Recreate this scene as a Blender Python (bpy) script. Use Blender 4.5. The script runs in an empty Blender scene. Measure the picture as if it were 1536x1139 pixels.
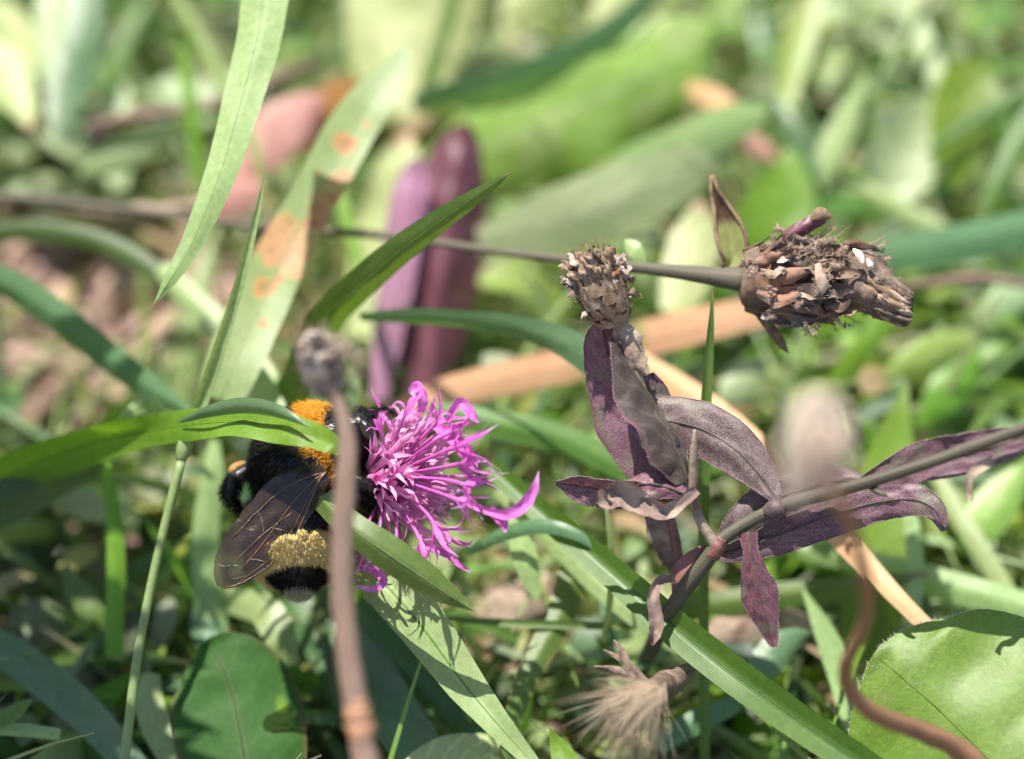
import bpy, math, random
from mathutils import Vector, noise, Quaternion
from mathutils.bvhtree import BVHTree

# ------------------------------------------------------------------ camera, world, sun, exposure
sc = bpy.context.scene
col = sc.collection
PITCH = math.radians(45.0)
DIST = 0.300                       # lens to the plane of focus, metres
PXM = 15360.0                      # photograph pixels per metre on the plane of focus
FOCUS = Vector((0.0, 0.0, 0.047))  # what the middle of the picture looks at
RT = Vector((1, 0, 0))
FW = Vector((0, math.cos(PITCH), -math.sin(PITCH)))
UP = Vector((0, math.sin(PITCH), math.cos(PITCH)))
CAM = FOCUS - FW * DIST
cam_data = bpy.data.cameras.new('camera')
cam = bpy.data.objects.new('camera', cam_data)
col.objects.link(cam)
cam.location = CAM
cam.rotation_euler = (math.pi / 2 - PITCH, 0, 0)
cam_data.sensor_width = 36.0
cam_data.lens = 108.0
cam_data.clip_start = 0.01
cam_data.clip_end = 200.0
cam_data.dof.use_dof = True
cam_data.dof.focus_distance = DIST
cam_data.dof.aperture_fstop = 9.0
cam_data.dof.aperture_blades = 0
sc.camera = cam

SUN = (UP * 0.84 - RT * 0.22 - FW * 0.46).normalized()
SUN_EL = math.asin(SUN.z)
SUN_AZ = math.atan2(SUN.x, SUN.y)
world = bpy.data.worlds.new('World')
sc.world = world
world.use_nodes = True
wn = world.node_tree
sky = wn.nodes.new('ShaderNodeTexSky')
sky.sky_type = 'NISHITA'
sky.sun_disc = False
sky.sun_elevation = SUN_EL
sky.sun_rotation = SUN_AZ
wn.links.new(sky.outputs[0], wn.nodes['Background'].inputs[0])
wn.nodes['Background'].inputs[1].default_value = 0.105
sun_data = bpy.data.lights.new('sun', 'SUN')
sun_data.energy = 5.0
sun_data.angle = math.radians(0.53)
sun_data.color = (1.0, 0.95, 0.87)
sun = bpy.data.objects.new('sun', sun_data)
col.objects.link(sun)
sun.rotation_euler = SUN.to_track_quat('Z', 'Y').to_euler()
sc.view_settings.view_transform = 'Standard'
sc.view_settings.look = 'None'
sc.view_settings.gamma = 1.0
sc.view_settings.use_curve_mapping = False
sc.view_settings.exposure = 1.0
sc.cycles.use_denoising = True
sc.cycles.max_bounces = 5
sc.cycles.diffuse_bounces = 3
sc.cycles.glossy_bounces = 2
sc.cycles.transmission_bounces = 4
sc.cycles.use_adaptive_sampling = True
sc.cycles.adaptive_threshold = 0.02
sc.cycles.transparent_max_bounces = 12
sc.cycles.sample_clamp_indirect = 6.0

rnd = random.Random(7)
R = math.radians


# ------------------------------------------------------------------ placing
def P(x, y, t):
    """a point that the photograph shows at pixel x, y and that stands t mm behind the plane of focus"""
    k = (DIST + t * 0.001) / DIST
    return CAM + FW * (DIST + t * 0.001) + RT * ((x - 768.0) / PXM * k) + UP * ((569.5 - y) / PXM * k)


def mm(px, t):
    return px / PXM * (DIST + t * 0.001) / DIST


def pix(w):
    r = w - CAM
    d = r.dot(FW)
    return 768.0 + r.dot(RT) / d * DIST * PXM, 569.5 - r.dot(UP) / d * DIST * PXM, (d - DIST) * 1000


def crom(pts, n):
    """n samples of a Catmull-Rom curve through tuples of numbers"""
    if len(pts) == 2:
        return [tuple(a + (b - a) * i / (n - 1) for a, b in zip(*pts)) for i in range(n)]
    ext = [tuple(2 * a - b for a, b in zip(pts[0], pts[1]))] + list(pts) + [tuple(2 * a - b for a, b in zip(pts[-1], pts[-2]))]
    out = []
    for i in range(n):
        s = i / (n - 1) * (len(pts) - 1)
        k = min(int(s), len(pts) - 2)
        f = s - k
        p0, p1, p2, p3 = ext[k:k + 4]
        out.append(tuple(0.5 * (2 * b + (c - a) * f + (2 * a - 5 * b + 4 * c - d) * f * f + (3 * b - a - 3 * c + d) * f ** 3)
                         for a, b, c, d in zip(p0, p1, p2, p3)))
    return out


# ------------------------------------------------------------------ objects
def mk(name, geo, mat, parent=None, origin=None):
    """one mesh object; geo = (verts in world space, faces, uvs or None, colours or None)"""
    vs, fs, uv, cols = (list(geo) + [None, None])[:4]
    top = parent
    while top is not None and top.parent is not None:
        top = top.parent
    o0 = Vector(top.location) if top is not None else Vector(origin if origin is not None else vs[0])
    me = bpy.data.meshes.new(name)
    me.from_pydata([tuple(v - o0) for v in vs], [], fs)
    if uv is not None:
        lay = me.uv_layers.new(name='UVMap')
        idx = [0] * len(me.loops)
        me.loops.foreach_get('vertex_index', idx)
        flat = []
        for i in idx:
            flat.extend(uv[i])
        lay.data.foreach_set('uv', flat)
    if cols is not None:
        a = me.color_attributes.new('tint', 'FLOAT_COLOR', 'POINT')
        flat = []
        for c in cols:
            flat.extend((c[0], c[1], c[2], 1.0))
        a.data.foreach_set('color', flat)
    me.polygons.foreach_set('use_smooth', [True] * len(me.polygons))
    me.materials.append(mat)
    me.update()
    o = bpy.data.objects.new(name, me)
    col.objects.link(o)
    if parent is not None:
        o.parent = parent
    else:
        o.location = o0
    return o


def tag(o, label, cat, group=None, kind=None):
    o['label'] = label
    if cat:
        o['category'] = cat
    if group:
        o['group'] = group
    if kind:
        o['kind'] = kind
    return o


def thing(name, loc, label, cat, group=None):
    o = bpy.data.objects.new(name, None)
    o.empty_display_size = 0.005
    col.objects.link(o)
    o.location = loc
    return tag(o, label, cat, group)


# ------------------------------------------------------------------ shapes
def frame_at(pts, i):
    a = pts[max(i - 1, 0)]
    b = pts[min(i + 1, len(pts) - 1)]
    T = b - a
    if T.length < 1e-9:
        T = Vector((0, 0, 1))
    return T.normalized()


def sheet_w(ctr, wid, rolls, m=6, fold=0.0, cup=0.0, wave=(0, 3, 0), ragged=0.0, seed=0, facing=None, crinkle=0.03):
    """a leaf-like sheet along world points ctr with widths wid (metres); fold > 0 = ridge towards the viewer"""
    rr = random.Random(seed)
    vs, fs, uv = [], [], []
    n = len(ctr)
    ph = rr.random() * 6.28
    prev = None
    for i in range(n):
        T = frame_at(ctr, i)
        V = facing if facing is not None else (CAM - ctr[i]).normalized()
        S = T.cross(V)
        if S.length < 0.05 and prev is not None:
            S = prev - T * prev.dot(T)
        S.normalize()
        if prev is not None and facing is None and S.dot(prev) < -0.3:
            S = -S
        prev = S
        N = S.cross(T).normalized()
        if rolls[i]:
            q = Quaternion(T, rolls[i])
            S = q @ S
            N = q @ N
        u = i / (n - 1)
        h = wid[i] * 0.5
        for j in range(m + 1):
            s = -1 + 2 * j / m
            off = -fold * abs(s) * h + cup * s * s * h
            wv = wave[0] * h * abs(s) ** 1.5 * math.sin(wave[1] * u * 6.28 + ph + (1.3 if s > 0 else 0) + wave[2])
            e = 1.0
            if abs(s) > 0.9 and ragged:
                e += (noise.noise(Vector((i * 0.7, s * 5, seed * 3.1))) * 1.6) * ragged
            if crinkle:
                wv += crinkle * h * 2 * noise.noise(Vector((u * n * 0.45, s * 2.2, seed * 1.7 + 3)))
                e += crinkle * 0.8 * noise.noise(Vector((u * n * 0.6, (1 if s > 0 else -1) * 7.0, seed * 2.3)))
            vs.append(ctr[i] + S * (s * h * e) + N * (off + wv))
            uv.append((u, j / m))
    for i in range(n - 1):
        for j in range(m):
            a = i * (m + 1) + j
            fs.append((a, a + 1, a + m + 2, a + m + 1))
    return vs, fs, uv


def sheet(pts, n=22, roll=0.0, **kw):
    """pts = (x, y, t, width px[, roll degrees])"""
    q = [tuple(p) + ((roll,) if len(p) < 5 else ()) for p in pts]
    q = crom(q, n)
    ctr = [P(a[0], a[1], a[2]) for a in q]
    wid = [max(0.00008, mm(max(a[3], 0.8), a[2])) / max(0.35, math.cos(R(a[4]))) for a in q]
    return sheet_w(ctr, wid, [R(a[4]) for a in q], **kw)


def tube_w(ctr, rad, sides=8, lump=0.0, seed=0, cap=True):
    vs, fs, uv = [], [], []
    n = len(ctr)
    T0 = frame_at(ctr, 0)
    S = T0.orthogonal().normalized()
    for i in range(n):
        T = frame_at(ctr, i)
        S = (S - T * S.dot(T))
        if S.length < 1e-6:
            S = T.orthogonal()
        S.normalize()
        B = T.cross(S)
        for k in range(sides):
            a = 6.28318 * k / sides
            r = rad[i]
            if lump:
                r *= 1 + lump * noise.noise(Vector((math.cos(a) * 1.3, math.sin(a) * 1.3 + seed * 7.7, i * 0.55)))
            vs.append(ctr[i] + (S * math.cos(a) + B * math.sin(a)) * r)
            uv.append((i / (n - 1), k / sides))
    for i in range(n - 1):
        for k in range(sides):
            a, b = i * sides + k, i * sides + (k + 1) % sides
            fs.append((a, b, b + sides, a + sides))
    if cap:
        fs.append(tuple(range(sides - 1, -1, -1)))
        fs.append(tuple((n - 1) * sides + k for k in range(sides)))
    return vs, fs, uv


def tube(pts, n=24, sides=8, **kw):
    """pts = (x, y, t, width px)"""
    q = crom([tuple(p) for p in pts], n)
    return tube_w([P(*a[:3]) for a in q], [max(0.00004, mm(a[3], a[2]) / 2) for a in q], sides, **kw)


def join(geos):
    vs, fs, uv, cols = [], [], [], []
    for g in geos:
        b = len(vs)
        vs += g[0]
        fs += [tuple(i + b for i in f) for f in g[1]]
        if len(g) > 2 and g[2] is not None:
            uv += g[2]
        else:
            uv += [(0, 0)] * len(g[0])
        if len(g) > 3 and g[3] is not None:
            cols += g[3]
    return (vs, fs, uv, cols) if cols and len(cols) == len(vs) else (vs, fs, uv)


def strands(items, sides=3, segs=2):
    """items = (root, direction, length, radius, bend vector[, colour]); fine tapered hairs in one mesh"""
    vs, fs, cols = [], [], []
    hascol = len(items) > 0 and len(items[0]) > 5
    for it in items:
        p, d, L, r, bend = it[:5]
        d = d.normalized()
        a = d.orthogonal().normalized()
        c = d.cross(a)
        base = len(vs)
        for s in range(segs):
            f = s / segs
            q = p + d * (L * f) + bend * (L * f * f)
            rr = r * (1 - 0.65 * f)
            for k in range(sides):
                an = 6.28318 * k / sides
                vs.append(q + a * (math.cos(an) * rr) + c * (math.sin(an) * rr))
        vs.append(p + d * L + bend * L)
        if hascol:
            cols += [it[5]] * (sides * segs + 1)
        for s in range(segs - 1):
            for k in range(sides):
                i0, i1 = base + s * sides + k, base + s * sides + (k + 1) % sides
                fs.append((i0, i1, i1 + sides, i0 + sides))
        tip = base + sides * segs
        for k in range(sides):
            fs.append((base + (segs - 1) * sides + k, base + (segs - 1) * sides + (k + 1) % sides, tip))
    return vs, fs, None, (cols if hascol else None)


def ellipsoid(c, ax, rx, ry, rz, n=10, m=14):
    ax = ax.normalized()
    e1 = ax.orthogonal().normalized()
    e2 = ax.cross(e1)
    ctr = [c + ax * (rx * math.cos(math.pi * (1 - i / (n - 1)))) for i in range(n)]
    vs, fs = [], []
    for i in range(n):
        r = max(0.02, math.sin(math.pi * i / (n - 1)))
        for k in range(m):
            a = 6.28318 * k / m
            vs.append(ctr[i] + e1 * (ry * r * math.cos(a)) + e2 * (rz * r * math.sin(a)))
    for i in range(n - 1):
        for k in range(m):
            a, b = i * m + k, i * m + (k + 1) % m
            fs.append((a, b, b + m, a + m))
    return vs, fs


def rvec(r=rnd):
    while True:
        v = Vector((r.uniform(-1, 1), r.uniform(-1, 1), r.uniform(-1, 1)))
        if 0.05 < v.length < 1:
            return v.normalized()


# ------------------------------------------------------------------ materials
def nodes_of(name):
    m = bpy.data.materials.new(name)
    m.use_nodes = True
    nt = m.node_tree
    nt.nodes.clear()
    out = nt.nodes.new('ShaderNodeOutputMaterial')
    return m, nt, out


def nd(nt, typ, **kw):
    n = nt.nodes.new(typ)
    for k, v in kw.items():
        if k.startswith('i_'):
            n.inputs[k[2:].replace('_', ' ')].default_value = v
        else:
            setattr(n, k, v)
    return n


def mixc(nt, fac, a, b, blend='MIX'):
    n = nt.nodes.new('ShaderNodeMix')
    n.data_type = 'RGBA'
    n.blend_type = blend
    for sock, v in ((0, fac), (6, a), (7, b)):
        if isinstance(v, (int, float)):
            n.inputs[sock].default_value = v
        elif isinstance(v, tuple):
            n.inputs[sock].default_value = v + (1.0,) if len(v) == 3 else v
        else:
            nt.links.new(v, n.inputs[sock])
    return n.outputs[2]


def ramp(nt, src, lo, hi):
    n = nt.nodes.new('ShaderNodeMapRange')
    n.inputs['From Min'].default_value = lo
    n.inputs['From Max'].default_value = hi
    nt.links.new(src, n.inputs['Value'])
    return n.outputs['Result']


def math_n(nt, op, a, b=None):
    n = nt.nodes.new('ShaderNodeMath')
    n.operation = op
    for k, v in enumerate((a, b)):
        if v is None:
            continue
        if isinstance(v, (int, float)):
            n.inputs[k].default_value = v
        else:
            nt.links.new(v, n.inputs[k])
    return n.outputs[0]


def leaf_mat(name, c1, c2, trans=0.35, tcol=None, rough=0.42, spec=0.5, stripes=16.0, stripe_amt=0.16, tip=None, edge=None,
             spots=None, rib=None, patches=None, netted=False, fuzz=None, tint=False, bump=0.2, sheen=0.0):
    """leaf surface: colour drift, veins along the blade, tips, margins and blotches in their own colour, light through the leaf"""
    m, nt, out = nodes_of(name)
    L = nt.links
    tc = nd(nt, 'ShaderNodeTexCoord')
    sep = nd(nt, 'ShaderNodeSeparateXYZ')
    L.new(tc.outputs['UV'], sep.inputs[0])
    U, V = sep.outputs[0], sep.outputs[1]
    no = nd(nt, 'ShaderNodeTexNoise', i_Scale=160.0, i_Detail=5.0, i_Roughness=0.6)
    L.new(tc.outputs['Object'], no.inputs['Vector'])
    base = mixc(nt, ramp(nt, no.outputs['Fac'], 0.32, 0.68), c1, c2)
    fine = nd(nt, 'ShaderNodeTexNoise', i_Scale=1500.0, i_Detail=3.0)
    L.new(tc.outputs['Object'], fine.inputs['Vector'])
    base = mixc(nt, math_n(nt, 'MULTIPLY', ramp(nt, fine.outputs['Fac'], 0.35, 0.75), 0.30), base, tuple(min(1, x * 1.7) for x in c2))
    # veins
    if netted:
        # side veins run slantwise from the midrib
        dv = math_n(nt, 'ABSOLUTE', math_n(nt, 'SUBTRACT', V, 0.5))
        ph = math_n(nt, 'ADD', math_n(nt, 'MULTIPLY', U, stripes), math_n(nt, 'MULTIPLY', dv, -stripes * 0.45))
        ph = math_n(nt, 'ADD', ph, math_n(nt, 'MULTIPLY', no.outputs['Fac'], 0.9))
    else:
        ph = math_n(nt, 'ADD', math_n(nt, 'MULTIPLY', V, stripes), math_n(nt, 'MULTIPLY', no.outputs['Fac'], 0.5))
    sn = math_n(nt, 'SINE', math_n(nt, 'MULTIPLY', ph, 6.28318))
    vein = ramp(nt, sn, 0.55 if netted else 0.0, 1.0)
    base = mixc(nt, math_n(nt, 'MULTIPLY', vein, stripe_amt), base, tuple(min(1, x * 1.9 + 0.01) for x in c2))
    if rib:
        dv = math_n(nt, 'ABSOLUTE', math_n(nt, 'SUBTRACT', V, 0.5))
        base = mixc(nt, math_n(nt, 'MULTIPLY', ramp(nt, dv, 0.035, 0.012), 0.7), base, rib)
    if spots:
        vo = nd(nt, 'ShaderNodeTexNoise', i_Scale=spots[1], i_Detail=2.0)
        L.new(tc.outputs['Object'], vo.inputs['Vector'])
        base = mixc(nt, ramp(nt, vo.outputs['Fac'], spots[2], spots[2] + 0.05), base, spots[0])
    if patches:
        pn = nd(nt, 'ShaderNodeTexNoise', i_Scale=620.0, i_Detail=4.0)
        L.new(tc.outputs['Object'], pn.inputs['Vector'])
    for (pu, pv, ru, rv, pc) in (patches or ()):
        du = math_n(nt, 'POWER', math_n(nt, 'ABSOLUTE', math_n(nt, 'DIVIDE', math_n(nt, 'SUBTRACT', U, pu), ru)), 2.0)
        dw = math_n(nt, 'POWER', math_n(nt, 'ABSOLUTE', math_n(nt, 'DIVIDE', math_n(nt, 'SUBTRACT', V, pv), rv)), 2.0)
        rr_ = math_n(nt, 'ADD', math_n(nt, 'ADD', du, dw), math_n(nt, 'ADD', math_n(nt, 'MULTIPLY', math_n(nt, 'SUBTRACT', pn.outputs['Fac'], 0.5), 6.5), math_n(nt, 'MULTIPLY', math_n(nt, 'SUBTRACT', fine.outputs['Fac'], 0.5), 1.5)))
        base = mixc(nt, ramp(nt, rr_, 1.9, 1.0), base, tuple(0.5 * (a_ + b_) for a_, b_ in zip(pc, (0.42, 0.38, 0.12))))
        base = mixc(nt, ramp(nt, rr_, 1.15, 0.55), base, pc)
        base = mixc(nt, math_n(nt, 'MULTIPLY', ramp(nt, rr_, 0.25, -0.3), 0.6), base, tuple(v * 0.55 for v in pc))
    if edge:
        dv = math_n(nt, 'ABSOLUTE', math_n(nt, 'SUBTRACT', V, 0.5))
        base = mixc(nt, ramp(nt, math_n(nt, 'ADD', dv, math_n(nt, 'MULTIPLY', no.outputs['Fac'], 0.06)), 0.48, 0.52), base, edge)
    if tip:
        tt = math_n(nt, 'ADD', U, math_n(nt, 'MULTIPLY', no.outputs['Fac'], 0.12))
        base = mixc(nt, ramp(nt, tt, tip[1] + 0.05, tip[1] + 0.13), base, tip[0])
    if fuzz:
        vr = nd(nt, 'ShaderNodeTexVoronoi', i_Scale=fuzz[1])
        L.new(tc.outputs['Object'], vr.inputs['Vector'])
        fz = ramp(nt, vr.outputs['Distance'], 0.62, 0.15)
        big = nd(nt, 'ShaderNodeTexNoise', i_Scale=420.0, i_Detail=4.0)
        L.new(tc.outputs['Object'], big.inputs['Vector'])
        fz = math_n(nt, 'MULTIPLY', fz, ramp(nt, big.outputs['Fac'], 0.18, 0.60))
        base = mixc(nt, math_n(nt, 'MULTIPLY', fz, fuzz[2]), base, fuzz[0])
    if tint:
        at = nd(nt, 'ShaderNodeAttribute', attribute_name='tint')
        base = mixc(nt, 1.0, base, at.outputs['Color'], 'MULTIPLY')
    else:
        oi = nd(nt, 'ShaderNodeObjectInfo')
        hv = nd(nt, 'ShaderNodeHueSaturation')
        green = c1[1] > c1[0] * 1.05
        L.new(math_n(nt, 'ADD', math_n(nt, 'MULTIPLY', oi.outputs['Random'], 0.04 if green else 0.0), 0.478 if green else 0.5), hv.inputs['Hue'])
        hv.inputs['Saturation'].default_value = 1.06 if green else 1.0
        L.new(math_n(nt, 'ADD', math_n(nt, 'MULTIPLY', oi.outputs['Random'], 0.3), 0.85), hv.inputs['Value'])
        L.new(base, hv.inputs['Color'])
        base = hv.outputs['Color']
    pr = nd(nt, 'ShaderNodeBsdfPrincipled', i_Roughness=rough)
    pr.inputs['Specular IOR Level'].default_value = spec
    if sheen:
        pr.inputs['Sheen Weight'].default_value = sheen
        pr.inputs['Sheen Roughness'].default_value = 0.4
    L.new(base, pr.inputs['Base Color'])
    bm = nd(nt, 'ShaderNodeBump', i_Strength=bump)
    bm.inputs['Distance'].default_value = 0.00015
    hgt = math_n(nt, 'ADD', math_n(nt, 'MULTIPLY', sn, 0.22 if not netted else 0.25), math_n(nt, 'MULTIPLY', fine.outputs['Fac'], 1.2))
    L.new(hgt, bm.inputs['Height'])
    L.new(bm.outputs[0], pr.inputs['Normal'])
    if trans:
        tr = nd(nt, 'ShaderNodeBsdfTranslucent')
        if tcol is None:
            tcol = (1.55, 1.5, 0.5)
        L.new(mixc(nt, 1.0, base, tcol, 'MULTIPLY'), tr.inputs['Color'])
        L.new(bm.outputs[0], tr.inputs['Normal'])
        mx = nd(nt, 'ShaderNodeMixShader')
        mx.inputs[0].default_value = trans
        L.new(pr.outputs[0], mx.inputs[1])
        L.new(tr.outputs[0], mx.inputs[2])
        L.new(mx.outputs[0], out.inputs[0])
    else:
        L.new(pr.outputs[0], out.inputs[0])
    return m


def rough_mat(name, c1, c2, c3=None, scale=600.0, rough=0.75, spec=0.3, bump=0.6, dist=0.0003, tint=False, trans=0.0, sheen=0.0, stretch=None):
    """dry, woody or earthy surface"""
    m, nt, out = nodes_of(name)
    L = nt.links
    tc = nd(nt, 'ShaderNodeTexCoord')
    src = tc.outputs['Object']
    if stretch:
        mp = nd(nt, 'ShaderNodeMapping')
        mp.inputs['Scale'].default_value = stretch
        L.new(tc.outputs['UV'], mp.inputs[0])
        src = mp.outputs[0]
        scale = 1.0
    no = nd(nt, 'ShaderNodeTexNoise', i_Scale=scale, i_Detail=7.0, i_Roughness=0.65)
    L.new(src, no.inputs['Vector'])
    base = mixc(nt, ramp(nt, no.outputs['Fac'], 0.33, 0.66), c1, c2)
    if c3:
        n2 = nd(nt, 'ShaderNodeTexNoise', i_Scale=scale * 0.45, i_Detail=4.0)
        L.new(src, n2.inputs['Vector'])
        base = mixc(nt, ramp(nt, n2.outputs['Fac'], 0.52, 0.64), base, c3)
    if tint:
        at = nd(nt, 'ShaderNodeAttribute', attribute_name='tint')
        base = mixc(nt, 1.0, base, at.outputs['Color'], 'MULTIPLY')
    pr = nd(nt, 'ShaderNodeBsdfPrincipled', i_Roughness=rough)
    pr.inputs['Specular IOR Level'].default_value = spec
    if sheen:
        pr.inputs['Sheen Weight'].default_value = sheen
    L.new(base, pr.inputs['Base Color'])
    bm = nd(nt, 'ShaderNodeBump', i_Strength=bump)
    bm.inputs['Distance'].default_value = dist
    L.new(no.outputs['Fac'], bm.inputs['Height'])
    L.new(bm.outputs[0], pr.inputs['Normal'])
    if trans:
        tr = nd(nt, 'ShaderNodeBsdfTranslucent')
        L.new(base, tr.inputs['Color'])
        mx = nd(nt, 'ShaderNodeMixShader')
        mx.inputs[0].default_value = trans
        L.new(pr.outputs[0], mx.inputs[1])
        L.new(tr.outputs[0], mx.inputs[2])
        L.new(mx.outputs[0], out.inputs[0])
    else:
        L.new(pr.outputs[0], out.inputs[0])
    return m


M = {}
M['grass'] = leaf_mat('grass_green', (0.075, 0.150, 0.035), (0.110, 0.190, 0.050), tip=((0.32, 0.26, 0.13), 0.92))
M['grass_pale'] = leaf_mat('grass_pale_green', (0.220, 0.310, 0.130), (0.290, 0.370, 0.170), rough=0.38)
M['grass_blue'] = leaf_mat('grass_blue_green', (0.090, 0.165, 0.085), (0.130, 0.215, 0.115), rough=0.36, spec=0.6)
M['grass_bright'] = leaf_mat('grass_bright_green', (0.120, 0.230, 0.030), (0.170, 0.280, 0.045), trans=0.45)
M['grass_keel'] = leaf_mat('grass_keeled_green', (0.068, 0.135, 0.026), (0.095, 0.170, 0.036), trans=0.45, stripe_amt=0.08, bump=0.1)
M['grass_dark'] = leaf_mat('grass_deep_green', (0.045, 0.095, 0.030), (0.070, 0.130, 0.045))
M['grass_spot'] = leaf_mat('grass_rust_spotted', (0.200, 0.275, 0.120), (0.260, 0.320, 0.150), rough=0.45, patches=[(0.435, 0.5, 0.055, 0.7, (0.58, 0.33, 0.20)), (0.55, 0.85, 0.08, 0.34, (0.38, 0.20, 0.11)), (0.315, 0.45, 0.022, 0.22, (0.54, 0.29, 0.14)), (0.70, 0.55, 0.020, 0.20, (0.52, 0.24, 0.13)), (0.345, 0.6, 0.010, 0.10, (0.50, 0.27, 0.14)), (0.62, 0.35, 0.009, 0.08, (0.48, 0.26, 0.14)), (0.49, 0.30, 0.010, 0.10, (0.50, 0.30, 0.16)), (0.76, 0.7, 0.008, 0.08, (0.48, 0.25, 0.12)), (0.24, 0.7, 0.008, 0.07, (0.48, 0.28, 0.14))])
M['grass_tan'] = leaf_mat('grass_brown_edged', (0.075, 0.150, 0.035), (0.110, 0.190, 0.050), edge=(0.42, 0.26, 0.12))
M['bract_loop'] = leaf_mat('brown_edged_bract', (0.20, 0.24, 0.09), (0.28, 0.30, 0.13), edge=(0.10, 0.06, 0.035), tip=((0.11, 0.065, 0.045), 0.45))
M['straw'] = leaf_mat('dead_orange_blade', (0.52, 0.27, 0.13), (0.60, 0.36, 0.19), trans=0.3, tcol=(1.2, 1.0, 0.8), rough=0.55, stripe_amt=0.2)
M['straw_pink'] = leaf_mat('dead_pinkish_blade', (0.64, 0.295, 0.165), (0.68, 0.39, 0.225), trans=0.25, tcol=(1.2, 1.0, 0.8), rough=0.55, spots=((0.30, 0.32, 0.10), 60.0, 0.56))
M['broad_bright'] = leaf_mat('broad_leaf_bright', (0.190, 0.300, 0.060), (0.260, 0.370, 0.110), netted=True, stripes=9.0, stripe_amt=0.22, rough=0.45, rib=(0.4, 0.46, 0.26), spots=((0.34, 0.42, 0.17), 120.0, 0.53))
M['broad_pale'] = leaf_mat('broad_leaf_pale', (0.330, 0.400, 0.170), (0.420, 0.460, 0.240), netted=True, stripes=8.0, stripe_amt=0.3, rough=0.5, tip=((0.50, 0.36, 0.22), 0.86))
M['broad_grey'] = leaf_mat('broad_leaf_grey_green', (0.240, 0.320, 0.160), (0.330, 0.390, 0.230), netted=True, stripes=8.0, stripe_amt=0.3, rough=0.45, rib=(0.42, 0.44, 0.33))
M['broad_mid'] = leaf_mat('broad_leaf_mid_green', (0.100, 0.200, 0.025), (0.150, 0.260, 0.040), netted=True, stripes=8.0, stripe_amt=0.3, trans=0.45)
M['hairy'] = leaf_mat('hairy_round_leaf', (0.098, 0.178, 0.022), (0.128, 0.210, 0.032), netted=True, stripes=5.0, stripe_amt=0.12, rough=0.5, fuzz=((0.30, 0.38, 0.18), 2600.0, 0.18), spots=((0.17, 0.19, 0.06), 180.0, 0.70))
M['dark_leaf'] = leaf_mat('dark_round_leaf', (0.030, 0.072, 0.014), (0.044, 0.094, 0.020), netted=True, stripes=6.0, stripe_amt=0.12, rough=0.65, spec=0.25, edge=(0.09, 0.085, 0.035), spots=((0.20, 0.28, 0.02), 110.0, 0.71), rib=(0.09, 0.11, 0.05))
PURP = dict(spots=((0.115, 0.090, 0.066), 330.0, 0.56), netted=True, stripes=7.0, stripe_amt=0.32, rough=0.55, trans=0.18, tcol=(1.5, 0.8, 0.7), sheen=0.08)
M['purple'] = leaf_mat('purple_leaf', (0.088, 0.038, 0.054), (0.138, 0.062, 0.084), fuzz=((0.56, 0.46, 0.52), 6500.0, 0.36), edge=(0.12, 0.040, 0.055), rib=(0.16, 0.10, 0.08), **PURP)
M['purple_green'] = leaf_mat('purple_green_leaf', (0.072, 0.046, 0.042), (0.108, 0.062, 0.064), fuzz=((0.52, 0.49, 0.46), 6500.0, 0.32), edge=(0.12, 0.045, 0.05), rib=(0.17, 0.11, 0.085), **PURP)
M['purple_olive_shaded'] = leaf_mat('shaded_olive_leaf', (0.034, 0.022, 0.018), (0.052, 0.036, 0.028), fuzz=((0.22, 0.19, 0.17), 6500.0, 0.22), edge=(0.12, 0.040, 0.055), rib=(0.10, 0.08, 0.05), **PURP)  # olive leaf, its colour also darkened to stand for the shaded side
M['purple_dark'] = leaf_mat('crimson_leaf', (0.095, 0.026, 0.042), (0.150, 0.052, 0.070), fuzz=((0.58, 0.40, 0.46), 6000.0, 0.30), edge=(0.15, 0.035, 0.055), rib=(0.18, 0.05, 0.07), **PURP)
M['maroon'] = leaf_mat('maroon_leaf', (0.085, 0.024, 0.034), (0.130, 0.046, 0.062), netted=True, stripes=6.0, stripe_amt=0.2, rough=0.4, trans=0.15, tcol=(1.3, 0.6, 0.6))
M['mauve'] = leaf_mat('mauve_leaf', (0.23, 0.095, 0.17), (0.31, 0.165, 0.235), netted=True, stripes=6.0, stripe_amt=0.2, rough=0.45, trans=0.2, tcol=(1.2, 0.8, 0.9))
M['red_leaf'] = leaf_mat('red_leaf', (0.46, 0.20, 0.18), (0.52, 0.30, 0.25), netted=True, stripes=6.0, stripe_amt=0.2, rough=0.45, trans=0.25, tcol=(1.3, 0.8, 0.7))
M['orange_leaf'] = leaf_mat('orange_brown_leaf', (0.30, 0.12, 0.03), (0.38, 0.19, 0.05), netted=True, stripes=6.0, stripe_amt=0.2, trans=0.3, tcol=(1.3, 1.0, 0.6))
M['dry_leaf'] = rough_mat('dry_tan_leaf', (0.30, 0.21, 0.15), (0.46, 0.36, 0.27), (0.20, 0.13, 0.10), scale=900, trans=0.15)
M['dry_purple'] = rough_mat('withered_purple_leaf', (0.17, 0.105, 0.095), (0.30, 0.215, 0.175), (0.40, 0.31, 0.24), scale=700, trans=0.15)
M['stem_purple'] = rough_mat('purple_stem', (0.060, 0.052, 0.034), (0.105, 0.088, 0.058), (0.085, 0.100, 0.045), stretch=(3.0, 14.0, 1.0), rough=0.5, spec=0.45, bump=0.5)
M['stem_red'] = rough_mat('red_petiole', (0.17, 0.055, 0.055), (0.25, 0.12, 0.095), scale=700, rough=0.5, spec=0.4)
M['stem_green'] = rough_mat('green_stem', (0.10, 0.16, 0.05), (0.16, 0.22, 0.08), stretch=(3.0, 14.0, 1.0), rough=0.45, spec=0.45)
M['stem_greypurple'] = rough_mat('grey_purple_stem', (0.085, 0.075, 0.050), (0.14, 0.12, 0.085), stretch=(3.0, 12.0, 1.0), rough=0.6)
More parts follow.
